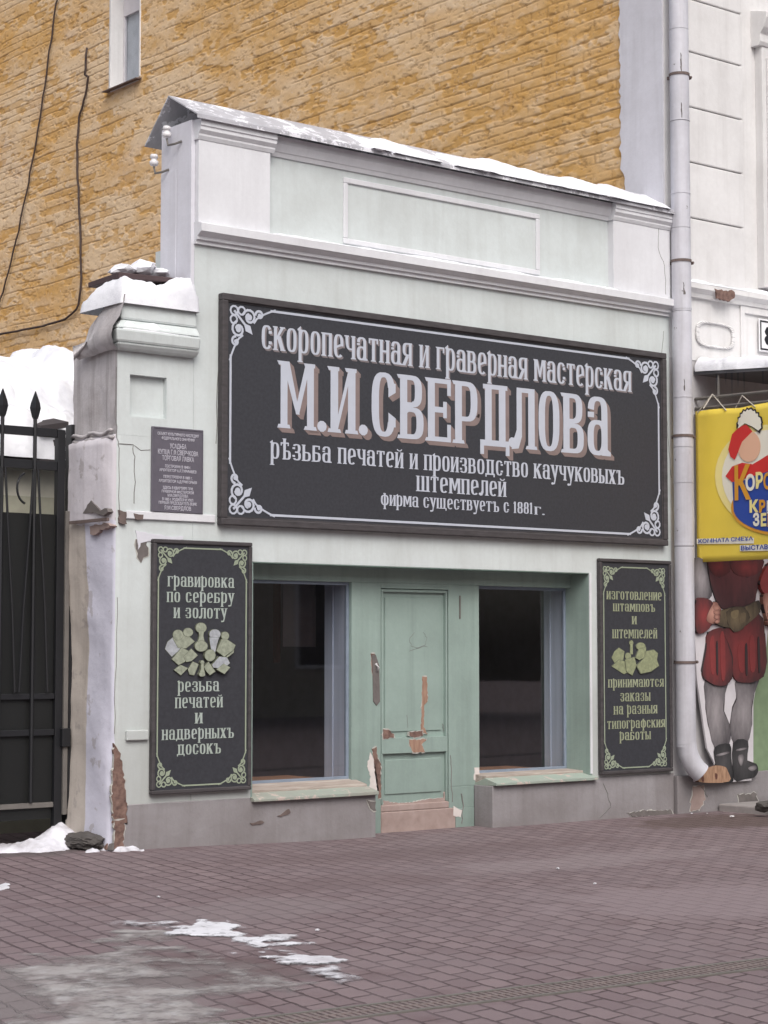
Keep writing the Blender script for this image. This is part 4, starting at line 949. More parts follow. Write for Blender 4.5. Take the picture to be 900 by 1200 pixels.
b = MB(); b.box(XW+.5, XW+.55, .5, 17, -.1, 13.2); b.box(XW+.06, XW+.1, .1, 9.9, -.1, 13.2); b.build('wall_core', white_house, house)
# white plastered corner strip with a ragged edge
ed = [(.035, 3.9), (.035, 13.2)]; rnd = random.Random(2); zz = 13.2
while zz > 3.9: ed.append((.64+rnd.uniform(-.02, .015)+(.0 if zz > 6.6 else -.05), zz)); zz -= .055
b = MB(); b.sprism(ed, XW-.022, XW+.03); b.build('corner_strip', lavender, house)
# small window high in the brick wall
b = MB(); D = .26
b.box(XW-.012, XW+D, 10.905, 10.95, 9.76, 11.6); b.box(XW-.012, XW+D, 10.10, 10.135, 9.76, 11.6); b.box(XW-.012, XW+D, 10.135, 10.905, 9.70, 9.76); b.box(XW-.012, XW+D, 10.135, 10.905, 11.52, 11.6)
b.build('window_reveal', white_house, house, bevel=.006)
f = MB(); x_ = XW+.20
for a, b_, c_, d in ((10.135, 10.905, 10.86, 11.519), (10.135, 10.905, 9.761, 9.80), (10.135, 10.17, 9.80, 10.86), (10.87, 10.905, 9.80, 10.86)): f.box(x_, x_+.05, a, b_, c_, d)
wf = f.build('window', M('pale window paint', 206, 202, 206, rough=.6, var=.2), house, bevel=.004)
b = MB(); b.box(x_+.02, x_+.026, 10.17, 10.87, 9.80, 10.86); b.build('pane', glass_up, wf)
b = MB(); b.box(x_+.06, x_+.07, 10.135, 10.905, 9.76, 11.5); b.build('blind', M('grey blind', 190, 194, 200, var=.5, scale=5), wf)
b = MB(); b.tube([(x_+.03, 10.40+.02*math.sin(k), 9.8+k*.1) for k in range(11)], .025, 8); b.build('curtain', curtain_m, wf, smooth=True)
b = MB(); b.hexa([(XW-.10, 10.06, 9.70), (XW+.2, 10.06, 9.735), (XW+.2, 11.0, 9.735), (XW-.10, 11.0, 9.70), (XW-.10, 10.06, 9.715), (XW+.2, 10.06, 9.77), (XW+.2, 11.0, 9.77), (XW-.10, 11.0, 9.715)]); b.build('window_sill', rust, wf)
# street front
YF = .03
b = MB(); b.box(XW, 11.5, YF, .5, -.1, 13.2); b.build('front_wall', white_house, house)
joints = [side for side in ()]
zj = [5.36, 6.02, 6.60, 7.18, 7.76, 8.32, 8.9, 9.5]
for k in range(len(zj)-1):
    b = MB(); b.box(6.60, 7.555, YF-.055, YF, zj[k]+.006, zj[k+1]-.006); b.build('rusticated_block', white_house, house, bevel=.012)
b = MB(); b.box(7.82, 7.99, YF-.10, YF, 5.42, 8.02); b.box(7.88, 7.99, YF-.125, YF-.10, 5.42, 7.90); b.box(7.99, 9.5, YF-.03, YF+.001, 5.42, 7.9)
b.profile([(YF, 8.02), (YF-.11, 8.02), (YF-.13, 8.06), (YF-.13, 8.14), (YF-.18, 8.2), (YF-.22, 8.3), (YF-.22, 8.36), (YF, 8.42)], 7.76, 9.6)
b.build('window_surround', white_house, house, bevel=.005)
b = MB(); b.box(6.60, 11.4, YF-.02, YF-.0005, 4.55, 5.22); b.build('frieze', white_house, house)
b = MB(); b.profile([(YF, 5.20), (YF-.06, 5.20), (YF-.07, 5.24), (YF-.12, 5.28), (YF-.12, 5.33), (YF-.03, 5.36), (YF, 5.36)], 6.62, 11.4); b.build('string_course', white_house, house)
patch('broken_brick', [(838, 339), (860, 341), (862, 347), (855, 353), (840, 349)], bare_brick, house, y=YF-.125, th=.004, jit=.01)
b = MB(); cx, cz, rx, rz = 7.10, 4.84, .30, .135
for k in range(32):
    a0, a1 = 2*math.pi*k/32, 2*math.pi*(k+1)/32
    pt = lambda a, s_: (cx+s_*rx*math.copysign(abs(math.cos(a))**.55, math.cos(a)), cz+s_*rz*math.copysign(abs(math.sin(a))**.55, math.sin(a)))
    b.prism([pt(a0, 1), pt(a1, 1), pt(a1, .84), pt(a0, .84)], YF-.05, YF-.02)
b.build('raised_cartouche', white_house, house, bevel=.01)
b = MB(); b.box(7.50, 7.56, YF-.045, YF-.02, 4.6, 5.2); b.box(7.56, 11.4, YF-.045, YF-.02, 5.12, 5.2); b.build('frieze_panel', white_house, house, bevel=.006)
b = MB(); b.box(6.42, 11.4, YF-.07, YF-.0008, -.12, .33); b.build('plinth', grey_plinth, house, bevel=.01)
lower = plaster('grey white lower wall', srgb(196, 194, 196), srgb(140, 136, 136), .4, .3)
b = MB(); b.box(6.42, 7.62, YF-.012, YF-.0008, .33, 4.55); b.build('lower_wall', lower, house)
b = MB(); b.box(7.62, 11.4, YF-.012, YF-.0008, 2.6, 4.55); b.build('lower_wall', lower, house)
b = MB(); b.box(7.62, 11.4, YF-.012, YF-.0008, .33, 2.597); b.build('porch_wall', M('dull green porch wall', 130, 150, 118, rough=.8, var=.4), house)
crack('crack', [(822, 922), (826, 928), (829, 934)], house, y=YF-.072, r=.005)
patch('flaked_patch', [(812, 922), (824, 920), (826, 936), (820, 948), (808, 950)], pink_plaster, house, y=YF-.07, jit=.012)
patch('flaked_patch', [(864, 931), (886, 929), (888, 942), (866, 945)], old_grey, house, y=YF-.07, jit=.012)
# snow on the string course
def strip_snow(x0, x1, yf, yb, z, h, seed):
    def fn(x, y):
        n = fbm(x, y, 3.0, 4, seed); e = min(1, (x-x0)/.06, (x1-x)/.06); f = min(1, max(0, (y-yf-.01*n)/.02))
        return min(e*.06, y-yf-.012*n), z+h*max(0, .55+.8*n)*f**.5*max(.15, e)
    return fn
o = heightfield('snow_strip', 6.63, 9.5, -.10, .04, .018, strip_snow(6.64, 9.5, -.085, .03, 5.345, .035, 2.), snow_m, base=lambda x, y: 5.335)
tag(o, 'thin snow line on the white house string course above the number plate', 'snow')

# house number plate
hn = thing('house_number_plate', 'white number plate with black border on the white house front', 'number plate', (8.1, YF-.03, 4.9))
b = MB(); b.box(7.765, 8.37, YF-.06, YF-.046, 4.735, 5.085); b.build('plate', M('white enamel', 226, 226, 228, rough=.3, var=.05, bumpy=0), hn, bevel=.01)
blk = M('black enamel', 24, 24, 28, rough=.35, var=.05, bumpy=0)
b = MB()
for a, b_, c_, d in ((7.78, 8.355, 5.05, 5.067), (7.78, 8.355, 4.753, 4.77), (7.78, 7.797, 4.77, 5.05), (8.338, 8.355, 4.77, 5.05)): b.box(a, b_, YF-.0635, YF-.059, c_, d)
b.build('border_line', blk, hn)
builtin_text('lettering', '84', .29, blk, hn, lambda a, b_, c_: Vector((8.055+a, YF-.062-c_, 4.81+b_)), bold=.006, width=.42)

# canopy
can = thing('entrance_canopy', 'snow covered metal canopy over the porch beside the downpipe', 'canopy', (7.9, -.5, 4.4))
b = MB(); b.hexa([(6.78, -1.55, 4.30), (9.6, -1.55, 4.30), (9.6, YF-.02, 4.40), (6.78, YF-.02, 4.40), (6.78, -1.55, 4.34), (9.6, -1.55, 4.34), (9.6, YF-.02, 4.44), (6.78, YF-.02, 4.44)]); b.build('roof_sheet', M('dark canopy steel', 92, 92, 96, rough=.6, var=.4), can)
for yy, zz, r_ in ((-.02, 4.20, .02), ):
    pass
for z in (4.12, 4.02):
    b = MB(); b.tube([(6.80, YF-.02, z+.03), (6.80, -1.5, z+.0)], .018, 6); b.build('side_bar', grey_iron, can)
b = MB(); b.tube([(6.80, -.30, 4.02), (6.80, -.30, 4.36)], .014, 6); b.tube([(6.80, -1.48, 4.02), (6.80, -1.48, 4.30)], .014, 6); b.build('upright', grey_iron, can)
b = MB(); b.box(9.4, 9.44, -1.5, -1.44, -.05, 4.3); b.box(6.79, 6.83, -1.54, -1.50, 4.18, 4.30); b.box(6.83, 9.55, -1.54, -1.50, 4.22, 4.30); b.build('front_beam', grey_iron, can)
def can_snow(x, y):
    n = fbm(x, y, 2.2, 4, 9.0); e = min(1, (x-6.76)/.09, (y+1.58)/.08); z = 4.44+(y)*.0645
    return min(x-6.765-.02*n, y+1.57), z+.002+(.10+.07*n+.05*max(0, 1+y))*max(0, e)**.5
o = heightfield('canopy_snow', 6.74, 9.5, -1.6, .0, .03, can_snow, snow_m, base=lambda x, y: 4.43+y*.0645)
tag(o, 'lumpy snow lying on the entrance canopy with icicles below', 'snow')
ice_c = glass_mat('icicle ice', (.86, .9, .94, 1), 1.2)
for k, (y, l) in enumerate(((-.30, .20), (-.42, .12), (-.50, .26), (-.58, .16), (-.66, .22), (-.9, .15))):
    z = 4.40+y*.0645
    b = MB(); b.tube([(6.775, y, z), (6.775, y, z-l*.5), (6.775, y, z-l)], [.012, .008, .001], 6); o = b.build('icicle', ice_c)
    tag(o, 'thin icicle hanging from the left edge of the entrance canopy', 'icicle', 'icicles under the entrance canopy')

# ================================================================== DOWNPIPE
dp = thing('downpipe', 'white painted flaking downpipe between the shop and the white house', 'downpipe', (6.62, -.17, .4))
PX, PY_ = 6.452, -.13
def pipe_seg(z0, z1, x=PX, y=PY_, r_=.104):
    b = MB(); n = 24
    b.tube([(x, y, z0+(z1-z0)*k/6) for k in range(7)], r_, n, cap=False); return b.build('pipe_section', pipe_m, dp, smooth=True)
zs = [.62, 2.62, 3.62, 5.0, 5.85, 6.95, 7.9, 9.4]
for k in range(len(zs)-1):
    pipe_seg(zs[k], zs[k+1]-.004, r_=.0985 if k % 2 else .098)
for z in (1.45, 2.63, 3.26, 3.72, 4.12, 5.02, 5.50, 6.2, 6.95, 7.42):
    heavy = z in (3.72, 5.50, 7.42, 1.45)
    b = MB(); b.tube([(PX, PY_, z), (PX, PY_, z+(.026 if heavy else .010))], .106 if heavy else .102, 24); b.build('pipe_collar', rust if heavy else pipe_m, dp, smooth=False)
    if heavy:
        b = MB(); b.box(PX+.10, PX+.17, PY_-.012, PY_+.012, z, z+.03); b.tube([(PX+.15, PY_-.03, z+.015), (PX+.15, PY_+.03, z+.015)], .014, 6); b.box(PX-.01, PX+.01, PY_+.1, YF, z, z+.03); b.build('bracket', rust, dp)
b = MB(); b.tube([(PX, PY_, .66), (PX+.01, PY_-.01, .56), (PX+.04, PY_-.035, .47), (PX+.085, PY_-.06, .40), (PX+.125, PY_-.085, .36)], .1005, 20, cap=False); b.build('outlet_elbow', pipe_m, dp, smooth=True)
for pts in ([(795, 60), (800, 64), (801, 80), (797, 84), (794, 74)], [(794, 118), (799, 122), (801, 136), (796, 136)], [(797, 443), (801, 446), (804, 453), (799, 457), (797, 452)], [(793, 70), (797, 72), (796, 82)], [(800, 330), (805, 332), (806, 345), (802, 344)]):
    q = [(PX+max(-.06, min(.06, wall_at(a, b_, PY_-.098)[0]-PX-.03)), wall_at(a, b_, PY_-.098)[1]) for a, b_ in pts]; b = MB(); b.prism(rough_poly(q, .005, .02, 3), PY_-.1025, PY_-.09)
    # keep on the round pipe: bend the flake round it
    b.v = [(x, PY_-math.sqrt(max(0, .1018**2-min(.095, abs(x-PX))**2))-(.0016 if y < PY_-.1 else -.004), z) for x, y, z in b.v]
    b.build('flaked_patch', old_grey, dp)
patchy_ = None

# ================================================================== BANNER (hung along the canopy side, facing the street walker)
ban = thing('banner', 'yellow vinyl advertising banner roped under the entrance canopy', 'banner', (6.77, -1.2, 2.5))
BX = 6.77
ban_m = M('yellow vinyl', 232, 206, 82, rough=.45, var=.15, scale=3, bumpy=.1)
yb0, yb1 = -.016, -2.45
z_bot = 2.475
def ban_x(y, z): return BX+.012*math.sin(y*3.2+z*.6+1.2)+.004*math.sin(y*13+z*2)
b = MB(); n1, n2 = 60, 24; vs_ = []
for i in range(n1+1):
    y = yb0+(yb1-yb0)*i/n1; zt = 4.0+.02*abs(math.sin((i/n1)*math.pi*3+.9))
    for j in range(n2+1):
        z = z_bot+(zt-z_bot)*j/n2; vs_.append((ban_x(y, z), y, z))
b.add(vs_, [(i*(n2+1)+j, i*(n2+1)+j+1, (i+1)*(n2+1)+j+1, (i+1)*(n2+1)+j) for i in range(n1) for j in range(n2)])
bs = b.build('banner_sheet', ban_m, ban, smooth=True); sm = bs.modifiers.new('thick', 'SOLIDIFY'); sm.thickness = .002; sm.offset = 1 if False else 0
def on_ban(poly, mat, name, lift, jit=0, px=True):
    q = [side_at(a, b_, BX) for a, b_ in poly] if px else poly
    bm_ = bmesh.new(); vs2 = [bm_.verts.new((0, a, b_)) for a, b_ in q]; bm_.faces.new(vs2); bmesh.ops.triangulate(bm_, faces=bm_.faces[:])
    for _ in range(3):
        es_ = [e for e in bm_.edges if e.calc_length() > .12]
        if es_: bmesh.ops.subdivide_edges(bm_, edges=es_, cuts=1); bmesh.ops.triangulate(bm_, faces=bm_.faces[:])
    for v in bm_.verts: v.co.x = ban_x(v.co.y, v.co.z)-.002-lift
    me_ = bpy.data.meshes.new(name); bm_.to_mesh(me_); bm_.free(); me_.materials.append(mat)
    o = bpy.data.objects.new(name, me_); scene.collection.objects.link(o); o.parent = ban; o.matrix_parent_inverse = Matrix.Translation(-ban.location); return o
bk = lambda a, b_: (800+a/5.71, 460+b_/5.71)
B = lambda pts: [bk(a, b_) for a, b_ in pts]
pr_white = M('printed white', 232, 228, 214, rough=.5, var=.05, bumpy=0); pr_red = M('printed red', 206, 52, 50, rough=.5, var=.1, bumpy=0); pr_blue = M('printed blue', 44, 74, 160, rough=.5, var=.1, bumpy=0)
pr_gold = M('printed orange gold', 214, 152, 50, rough=.5, var=.15, bumpy=0); pr_skin = M('printed beige', 226, 180, 152, rough=.5, var=.05, bumpy=0); pr_cream = M('printed pale yellow', 236, 222, 150, rough=.5, var=.1, bumpy=0); pr_black = M('printed dark outline', 40, 34, 40, rough=.5, var=.05, bumpy=0)
on_ban(B(circ(560, 560, 345, 345, 36)), pr_cream, 'printed_halo', .004)
on_ban(B(circ(570, 560, 310, 310, 36)), pr_white, 'printed_glow', .006)
on_ban(B(circ(640, 770, 318, 185, 36)), pr_gold, 'printed_rim', .008)
on_ban(B([(330, 560), (430, 590), (560, 500), (720, 470), (900, 560), (945, 770)]+circ(640, 765, 302, 170, 36)[1:18]), pr_blue, 'printed_blue_field', .010)
# plain shapes where the banner's printed figure sits
on_ban(B([(285, 560), (330, 495), (400, 470), (470, 480), (570, 420), (640, 440), (600, 520), (440, 570), (330, 600)]), pr_red, 'printed_red_shape', .011)
on_ban(B([(305, 380), (330, 280), (385, 225), (430, 215), (470, 260), (400, 330), (372, 400), (350, 450), (320, 430)]), pr_red, 'printed_red_shape', .013)
on_ban(B(circ(445, 360, 78, 105, 24)), pr_skin, 'printed_beige_oval', .012)
sp = []
for k in range(24):
    a = math.pi*(1.08)-k/23*math.pi*1.2; r_ = 1.0 if k % 2 else 1.14
    sp.append((450+80*r_*math.cos(a), 215-105*r_*math.sin(a)))
on_ban(B(sp+[(520, 275), (470, 235), (420, 210), (380, 218)]), pr_black, 'printed_outline', .014)
on_ban(B([(450+(a-450)*.88, 215+(b_-215)*.88) for a, b_ in sp]+[(510, 255), (470, 228), (420, 206)]), pr_white, 'printed_white_fringe', .0155)
def ban_text(txt, px, py, hpx, wpx, mat, bold=.010, lift=.018):
    y0, z0 = side_at(px, py, BX); y1, _ = side_at(px+wpx, py, BX); _, z1 = side_at(px, py-hpx, BX); sz = (z1-z0)/.72
    mn = []
    o = builtin_text('lettering', txt, sz, mat, ban, lambda a, b_, c_: Vector((0, y0-a, z0+b_)), bold=bold, width=abs(y1-y0), align='LEFT', th=0.0)
    for v in o.data.vertices: v.co.x = ban_x(v.co.y, v.co.z)-.002-lift
    return o
def bt_(txt, a, b_, h, wd, mat, bold=.010, lift=.018): px, py = bk(a, b_); return ban_text(txt, px, py, h/5.71, wd/5.71, mat, bold, lift)
bt_('К', 345, 715, 215, 110, pr_gold, .014, .022); bt_('О', 425, 655, 100, 62, pr_white, .008); bt_('Р', 490, 640, 100, 50, pr_cream, .008); bt_('О', 545, 645, 100, 60, pr_gold, .008); bt_('ЛЕВСТВО', 615, 650, 95, 330, pr_white, .008)
bt_('К', 450, 800, 75, 60, pr_cream, .008); bt_('Р', 515, 800, 75, 45, pr_gold, .008); bt_('ИВЫХ', 570, 805, 75, 240, pr_white, .008)
bt_('З', 475, 890, 78, 45, pr_white, .008); bt_('Е', 527, 892, 78, 40, pr_cream, .008); bt_('РКАЛ', 575, 895, 78, 210, pr_gold, .008)
on_ban(B([(98, 978), (478, 972), (478, 1010), (98, 1014)]), pr_white, 'printed_white_strip', .008)
on_ban(B([(385, 1022), (800, 1014), (800, 1056), (385, 1062)]), pr_white, 'printed_white_strip', .010)
bt_('КОМНАТА СМЕХА', 110, 1008, 26, 362, pr_blue, .0012, .016); bt_('ВЫСТАВКА', 392, 1056, 30, 250, pr_blue, .0014, .016)
def rope(pts, name='rope', r_=.006):
    b = MB(); b.tube(pts, r_, 6); return b.build(name, rope_m, ban)
A_ = Vector((6.79, -.55, 4.26))
y_, z_ = side_at(835, 462, 6.79)
rope([(6.79, y_, z_), (BX, side_at(851, 481, BX)[0], side_at(851, 481, BX)[1])]); rope([(6.79, y_, z_), (6.66, -.22, 4.02)]); rope([(6.79, y_, z_), (6.76, -.05, 4.0)])
y2, z2 = side_at(870, 467, 6.79); rope([(6.79, y2, z2+.03), (BX, side_at(885, 477, BX)[0], side_at(885, 477, BX)[1])]); rope([(6.79, y2+.1, z2-.1), (6.79, y2, z2+.03)]); rope([(6.79, -1.5, 4.1), (BX, -2.4, 4.0)])
b = MB(); b.box(BX-.006, BX+.006, -.010, .0, z_bot, 3.99); b.build('side_lath', grey_iron, ban)

# ================================================================== PAINTED CUT-OUT FIGURE BOARD on the lower wall
cut = thing('painted_figure_board', 'painted plywood cut-out of a muscular man in red breeches and black boots', 'cut-out board', (7.2, -.05, .26))
CY = -.085
ck = lambda a, b_: wall_at(790+a/4.136, 640+b_/4.136, CY)
pw = M('board white paint', 206, 202, 206, rough=.7, var=.25)
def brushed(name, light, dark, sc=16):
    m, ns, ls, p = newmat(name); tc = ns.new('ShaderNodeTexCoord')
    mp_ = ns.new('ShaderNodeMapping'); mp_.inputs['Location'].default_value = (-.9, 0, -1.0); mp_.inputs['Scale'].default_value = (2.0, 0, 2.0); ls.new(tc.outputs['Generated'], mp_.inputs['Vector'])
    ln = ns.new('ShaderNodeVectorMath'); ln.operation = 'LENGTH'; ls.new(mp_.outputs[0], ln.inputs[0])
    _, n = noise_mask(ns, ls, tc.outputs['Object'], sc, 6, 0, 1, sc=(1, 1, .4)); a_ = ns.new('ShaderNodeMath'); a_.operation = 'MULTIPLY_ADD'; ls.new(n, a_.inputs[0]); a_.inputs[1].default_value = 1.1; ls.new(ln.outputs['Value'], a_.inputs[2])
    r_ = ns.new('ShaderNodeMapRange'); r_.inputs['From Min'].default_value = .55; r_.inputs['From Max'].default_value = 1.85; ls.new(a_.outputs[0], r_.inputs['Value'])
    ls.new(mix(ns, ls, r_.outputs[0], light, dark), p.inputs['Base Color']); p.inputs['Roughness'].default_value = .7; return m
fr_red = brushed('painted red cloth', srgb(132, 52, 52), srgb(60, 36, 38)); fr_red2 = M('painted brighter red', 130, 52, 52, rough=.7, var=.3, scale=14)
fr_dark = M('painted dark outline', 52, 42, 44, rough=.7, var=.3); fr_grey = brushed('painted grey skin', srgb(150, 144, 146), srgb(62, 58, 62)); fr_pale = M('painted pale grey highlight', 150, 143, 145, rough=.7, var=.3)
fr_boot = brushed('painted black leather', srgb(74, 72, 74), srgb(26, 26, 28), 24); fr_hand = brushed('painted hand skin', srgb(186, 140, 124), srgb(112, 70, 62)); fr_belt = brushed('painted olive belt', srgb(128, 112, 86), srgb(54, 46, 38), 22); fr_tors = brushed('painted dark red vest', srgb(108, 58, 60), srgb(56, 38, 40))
_lay = [0]
def fig(name, pts, mat, out=None, lift=None, back=None):
    _lay[0] += 1; b = MB(); y = CY-.0009*_lay[0]
    if out:
        out *= .55
        cx = sum(p_[0] for p_ in pts)/len(pts); cyy = sum(p_[1] for p_ in pts)/len(pts)
        _o = []
        for a, c2 in pts:
            d = math.hypot(a-cx, c2-cyy) or 1; _o.append((a+(a-cx)/d*out, c2+(c2-cyy)/d*out))
        b2_ = MB(); b2_.prism([ck(*p_) for p_ in _o], y, CY+.002 if back is None else back); b2_.build(name+'_outline', fr_dark, cut)
        _lay[0] += 1; y = CY-.0009*_lay[0]
    b.prism([ck(*p_) for p_ in smooth_loop(pts)], y, CY+.002 if back is None else back); return b.build(name, mat, cut)
def smooth_loop(pts, n=3):
    out = []; N = len(pts)
    if N < 4: return pts
    for i in range(N):
        p0, p1, p2, p3 = (Vector(pts[(i+k-1) % N]) for k in range(4))
        for j in range(n):
            t = j/n; v = .5*((2*p1)+(p2-p0)*t+(2*p0-5*p1+4*p2-p3)*t*t+(3*p1-p0-3*p2+p3)*t**3); out.append((v.x, v.y))
    return out
# the plywood itself
b = MB(); b.prism([ck(*p_) for p_ in ((112, 60), (100, 420), (110, 640), (160, 980), (200, 1060), (96, 1090), (100, 1143), (285, 1143), (375, 1135), (384, 1060), (384, 760), (405, 640), (440, 560), (455, 400), (455, 60))], CY, CY+.022); b.build('plywood_board', pw, cut)
# figure, back to front
fig('upper_arm', [(100, 60), (150, 70), (190, 130), (180, 240), (150, 260), (96, 265), (96, 150)], fr_grey, 6)
fig('left_leg', [(150, 640), (255, 650), (245, 720), (238, 800), (270, 870), (265, 960), (195, 975), (165, 860), (155, 790)], fr_grey, 7)
fig('right_leg', [(300, 640), (408, 630), (385, 720), (372, 790), (375, 860), (352, 955), (288, 955), (270, 870), (285, 780), (302, 740)], fr_grey, 7)
fig('left_boot', [(195, 975), (268, 960), (275, 1040), (285, 1138), (225, 1140), (200, 1060)], fr_boot, 3); fig('right_boot', [(285, 955), (355, 945), (352, 1040), (395, 1055), (404, 1090), (385, 1120), (340, 1128), (290, 1128)], fr_boot, 3)
for pts in ([(355, 1075), (385, 1062), (398, 1075), (375, 1090)], [(205, 1010), (260, 995), (262, 1003), (207, 1020)], [(300, 985), (345, 975), (346, 983), (301, 994)], [(305, 1020), (335, 1010), (325, 1060), (315, 1060)]): fig('boot_highlight', pts, fr_grey)
fig('torso', [(160, -80), (420, -80), (425, 80), (410, 150), (395, 215), (375, 285), (250, 310), (205, 270), (180, 200), (165, 120)], fr_tors, 8)
fig('chest', [(165, 60), (265, 70), (262, 125), (215, 150), (175, 125)], fr_red, 5); fig('chest', [(275, 70), (420, 60), (412, 120), (350, 150), (285, 130)], fr_red, 5)
fig('left_breech', [(160, 420), (240, 400), (262, 500), (278, 560), (272, 640), (240, 675), (190, 672), (140, 640), (132, 600), (150, 500)], fr_red, 7)
fig('right_breech', [(240, 400), (405, 330), (432, 430), (440, 560), (425, 630), (370, 660), (300, 655), (275, 610), (278, 540), (255, 470)], fr_red, 7)
for pts in ([(165, 470), (185, 440), (190, 600), (172, 610)], [(215, 440), (235, 430), (240, 620), (222, 640)], [(300, 500), (320, 470), (330, 600), (308, 600)], [(355, 460), (378, 440), (385, 590), (362, 600)]): fig('cloth_fold', pts, fr_red2)
for pts in ([(195, 480), (203, 470), (205, 610), (197, 610)], [(335, 490), (345, 480), (347, 615), (338, 615)], [(395, 460), (404, 450), (408, 600), (399, 600)]): fig('cloth_crease', pts, fr_dark)
fig('belt', [(195, 330), (260, 300), (330, 295), (400, 265), (405, 320), (340, 380), (290, 400), (200, 380)], fr_belt, 6)
fig('buckle', [(245, 320), (280, 295), (330, 300), (355, 345), (320, 400), (280, 415), (250, 375)], fr_belt, 6)
fig('buckle_highlight', [(265, 320), (300, 310), (295, 345), (270, 350)], M('painted brass', 140, 124, 92, var=.5, scale=20)); fig('buckle_highlight', [(310, 330), (335, 325), (330, 365), (305, 370)], M('painted brass shade', 118, 102, 78, var=.5, scale=20))
fig('sleeve', [(96, 265), (150, 255), (180, 290), (170, 380), (130, 420), (96, 410)], fr_red, 6)
fig('hand', [(150, 330), (170, 290), (188, 270), (205, 290), (210, 340), (200, 370), (165, 375), (145, 360)], fr_hand, 4)
for k in range(4): fig('finger', [(176+k*3, 290+k*24), (200+k*2, 285+k*23), (214-k*4, 308+k*21), (205-k*5, 318+k*19), (180, 306+k*21)], fr_hand, 2.5)
fig('right_sleeve', [(400, 180), (440, 90), (470, 100), (470, 260), (430, 240)], fr_red2, 5)
fig('right_hand', [(415, 240), (440, 230), (470, 260), (470, 390), (445, 380), (420, 300)], fr_hand, 4)
for k in range(3): fig('finger', [(436, 290+k*34), (468, 284+k*34), (472, 312+k*34), (440, 318+k*34)], fr_hand, 2.5)
fig('rock_base', [(96, 1100), (140, 1075), (180, 1062), (225, 1068), (240, 1090), (246, 1140), (105, 1142)], tan_board, 4)
for pts in ([(178, 1100), (190, 1105), (188, 1128), (180, 1126)], [(110, 1105), (120, 1100), (125, 1138), (115, 1138)]): fig('rock_mark', pts, M('painted brown mark', 96, 60, 50, var=.4) if 'painted brown mark' not in bpy.data.materials else bpy.data.materials['painted brown mark'])

# ================================================================== CABLES on the brick wall
def cable(pts, label, r_=.014, x=6.36):
    path = []
    q = [side_at(a, b_, x) for a, b_ in pts]
    for i in range(len(q)-1):
        for j in range(4):
            t = j/4; path.append((x-.01*math.sin(i+j), q[i][0]+(q[i+1][0]-q[i][0])*t, q[i][1]+(q[i+1][1]-q[i][1])*t))
    path.append((x, q[-1][0], q[-1][1]))
    b = MB(); b.tube(path, r_, 6); return tag(b.build('cable', cable_m, smooth=True), label, 'cable', 'cables on the brick wall')
cable([(70, -15), (66, 5), (58, 60), (50, 115), (42, 165), (33, 215), (22, 270), (10, 320), (1, 350), (-6, 372)], 'thin black cable running down the yellow brick wall at far left')
cable([(102, 56), (100, 88), (104, 90), (98, 118), (92, 138), (90, 180), (92, 220), (95, 280), (95, 340), (90, 362), (76, 374), (50, 382), (20, 388), (-12, 394)], 'dark cable looping down and left across the yellow brick wall', .017)

# ================================================================== SNOW caps and drifts
def cap_snow(x, y):
    n = fbm(x, y, 2.6, 4, 4.0); e = min(1, (x+.10)/.10, (.655-x)/.05, (y+.085)/.06, (.60-y)/.25)
    return e, 4.40+max(0, min(.20+.09*n, .26))*max(0, e)**.55
o = heightfield('pier_snow', -.13, .68, -.12, .64, .025, cap_snow, snow_m, base=lambda x, y: 4.37); tag(o, 'rounded white snow cap sitting on top of the gate pier', 'snow')
def ledge_snow(x, y):
    n = fbm(x, y, 4, 4, 6.0); e = min(1, (x+.10)/.05, (.56-x)/.2)
    return min(e*.05, -.045-y, y+.108), 4.165+max(0, .03+.05*n)*max(0, e)
o = heightfield('ledge_snow', -.10, .58, -.12, -.04, .012, ledge_snow, snow_m, base=lambda x, y: 4.15); tag(o, 'small snow streak on the lower ledge of the gate pier cap', 'snow')
b = MB(); b.hexa([(-.02, .10, 4.60), (.60, .06, 4.63), (.60, .60, 4.63), (.0, .62, 4.60), (-.02, .10, 4.655), (.60, .06, 4.665), (.60, .60, 4.665), (.0, .62, 4.645)]); tag(b.build('wooden_board', dark_wood, bevel=.008), 'dark board lying across the snow on top of the gate pier', 'board')
sl = thing('snow_lump', 'small broken snow lumps on the dark board above the pier', 'snow', (.3, .3, 4.66))
for k, (x, y, z, a, c_) in enumerate(((.12, .25, 4.70, .11, .05), (.28, .26, 4.73, .10, .075), (.45, .28, 4.71, .12, .05), (.35, .3, 4.75, .06, .04))): lumpy('snow_chunk', (x, y, z), (a, .14, c_), snow_m, sl, k+20, .5, 2)
def coping_fn(x0, x1, seed, th):
    def fn(x, y):
        n = fbm(x, y, 2.0, 4, seed); z = 6.024+(y+.13)*.557
        low = -.165+.035*n; hi = .22+.10*n
        e = min(1, (x-x0)/.10, (x1-x)/.10, (y-low)/.05, (hi-y)/.10)
        return e*.05, z+.004+th*max(0, e)**.5*(1+.5*n)
    return fn
cb = lambda x, y: 6.024+(max(y, -.13)+.13)*.557-.004
for k, (px0, px1, th, lab) in enumerate(((458, 514, .03, 'short snow patch near the middle of the parapet coping'), (530, 782, .042, 'long snow strip along the right half of the parapet coping'), (432, 456, .02, 'smallest snow dab on the parapet coping, left of the others'))):
    x0, x1 = wall_at(px0, 200, -.1)[0], min(6.40, wall_at(px1, 240, -.1)[0])
    o = heightfield('coping_snow', x0-.05, x1+.03, -.20, .36, .025, coping_fn(x0, x1, 1.3+k, th), snow_m, base=cb); tag(o, lab, 'snow', 'snow on the parapet coping')
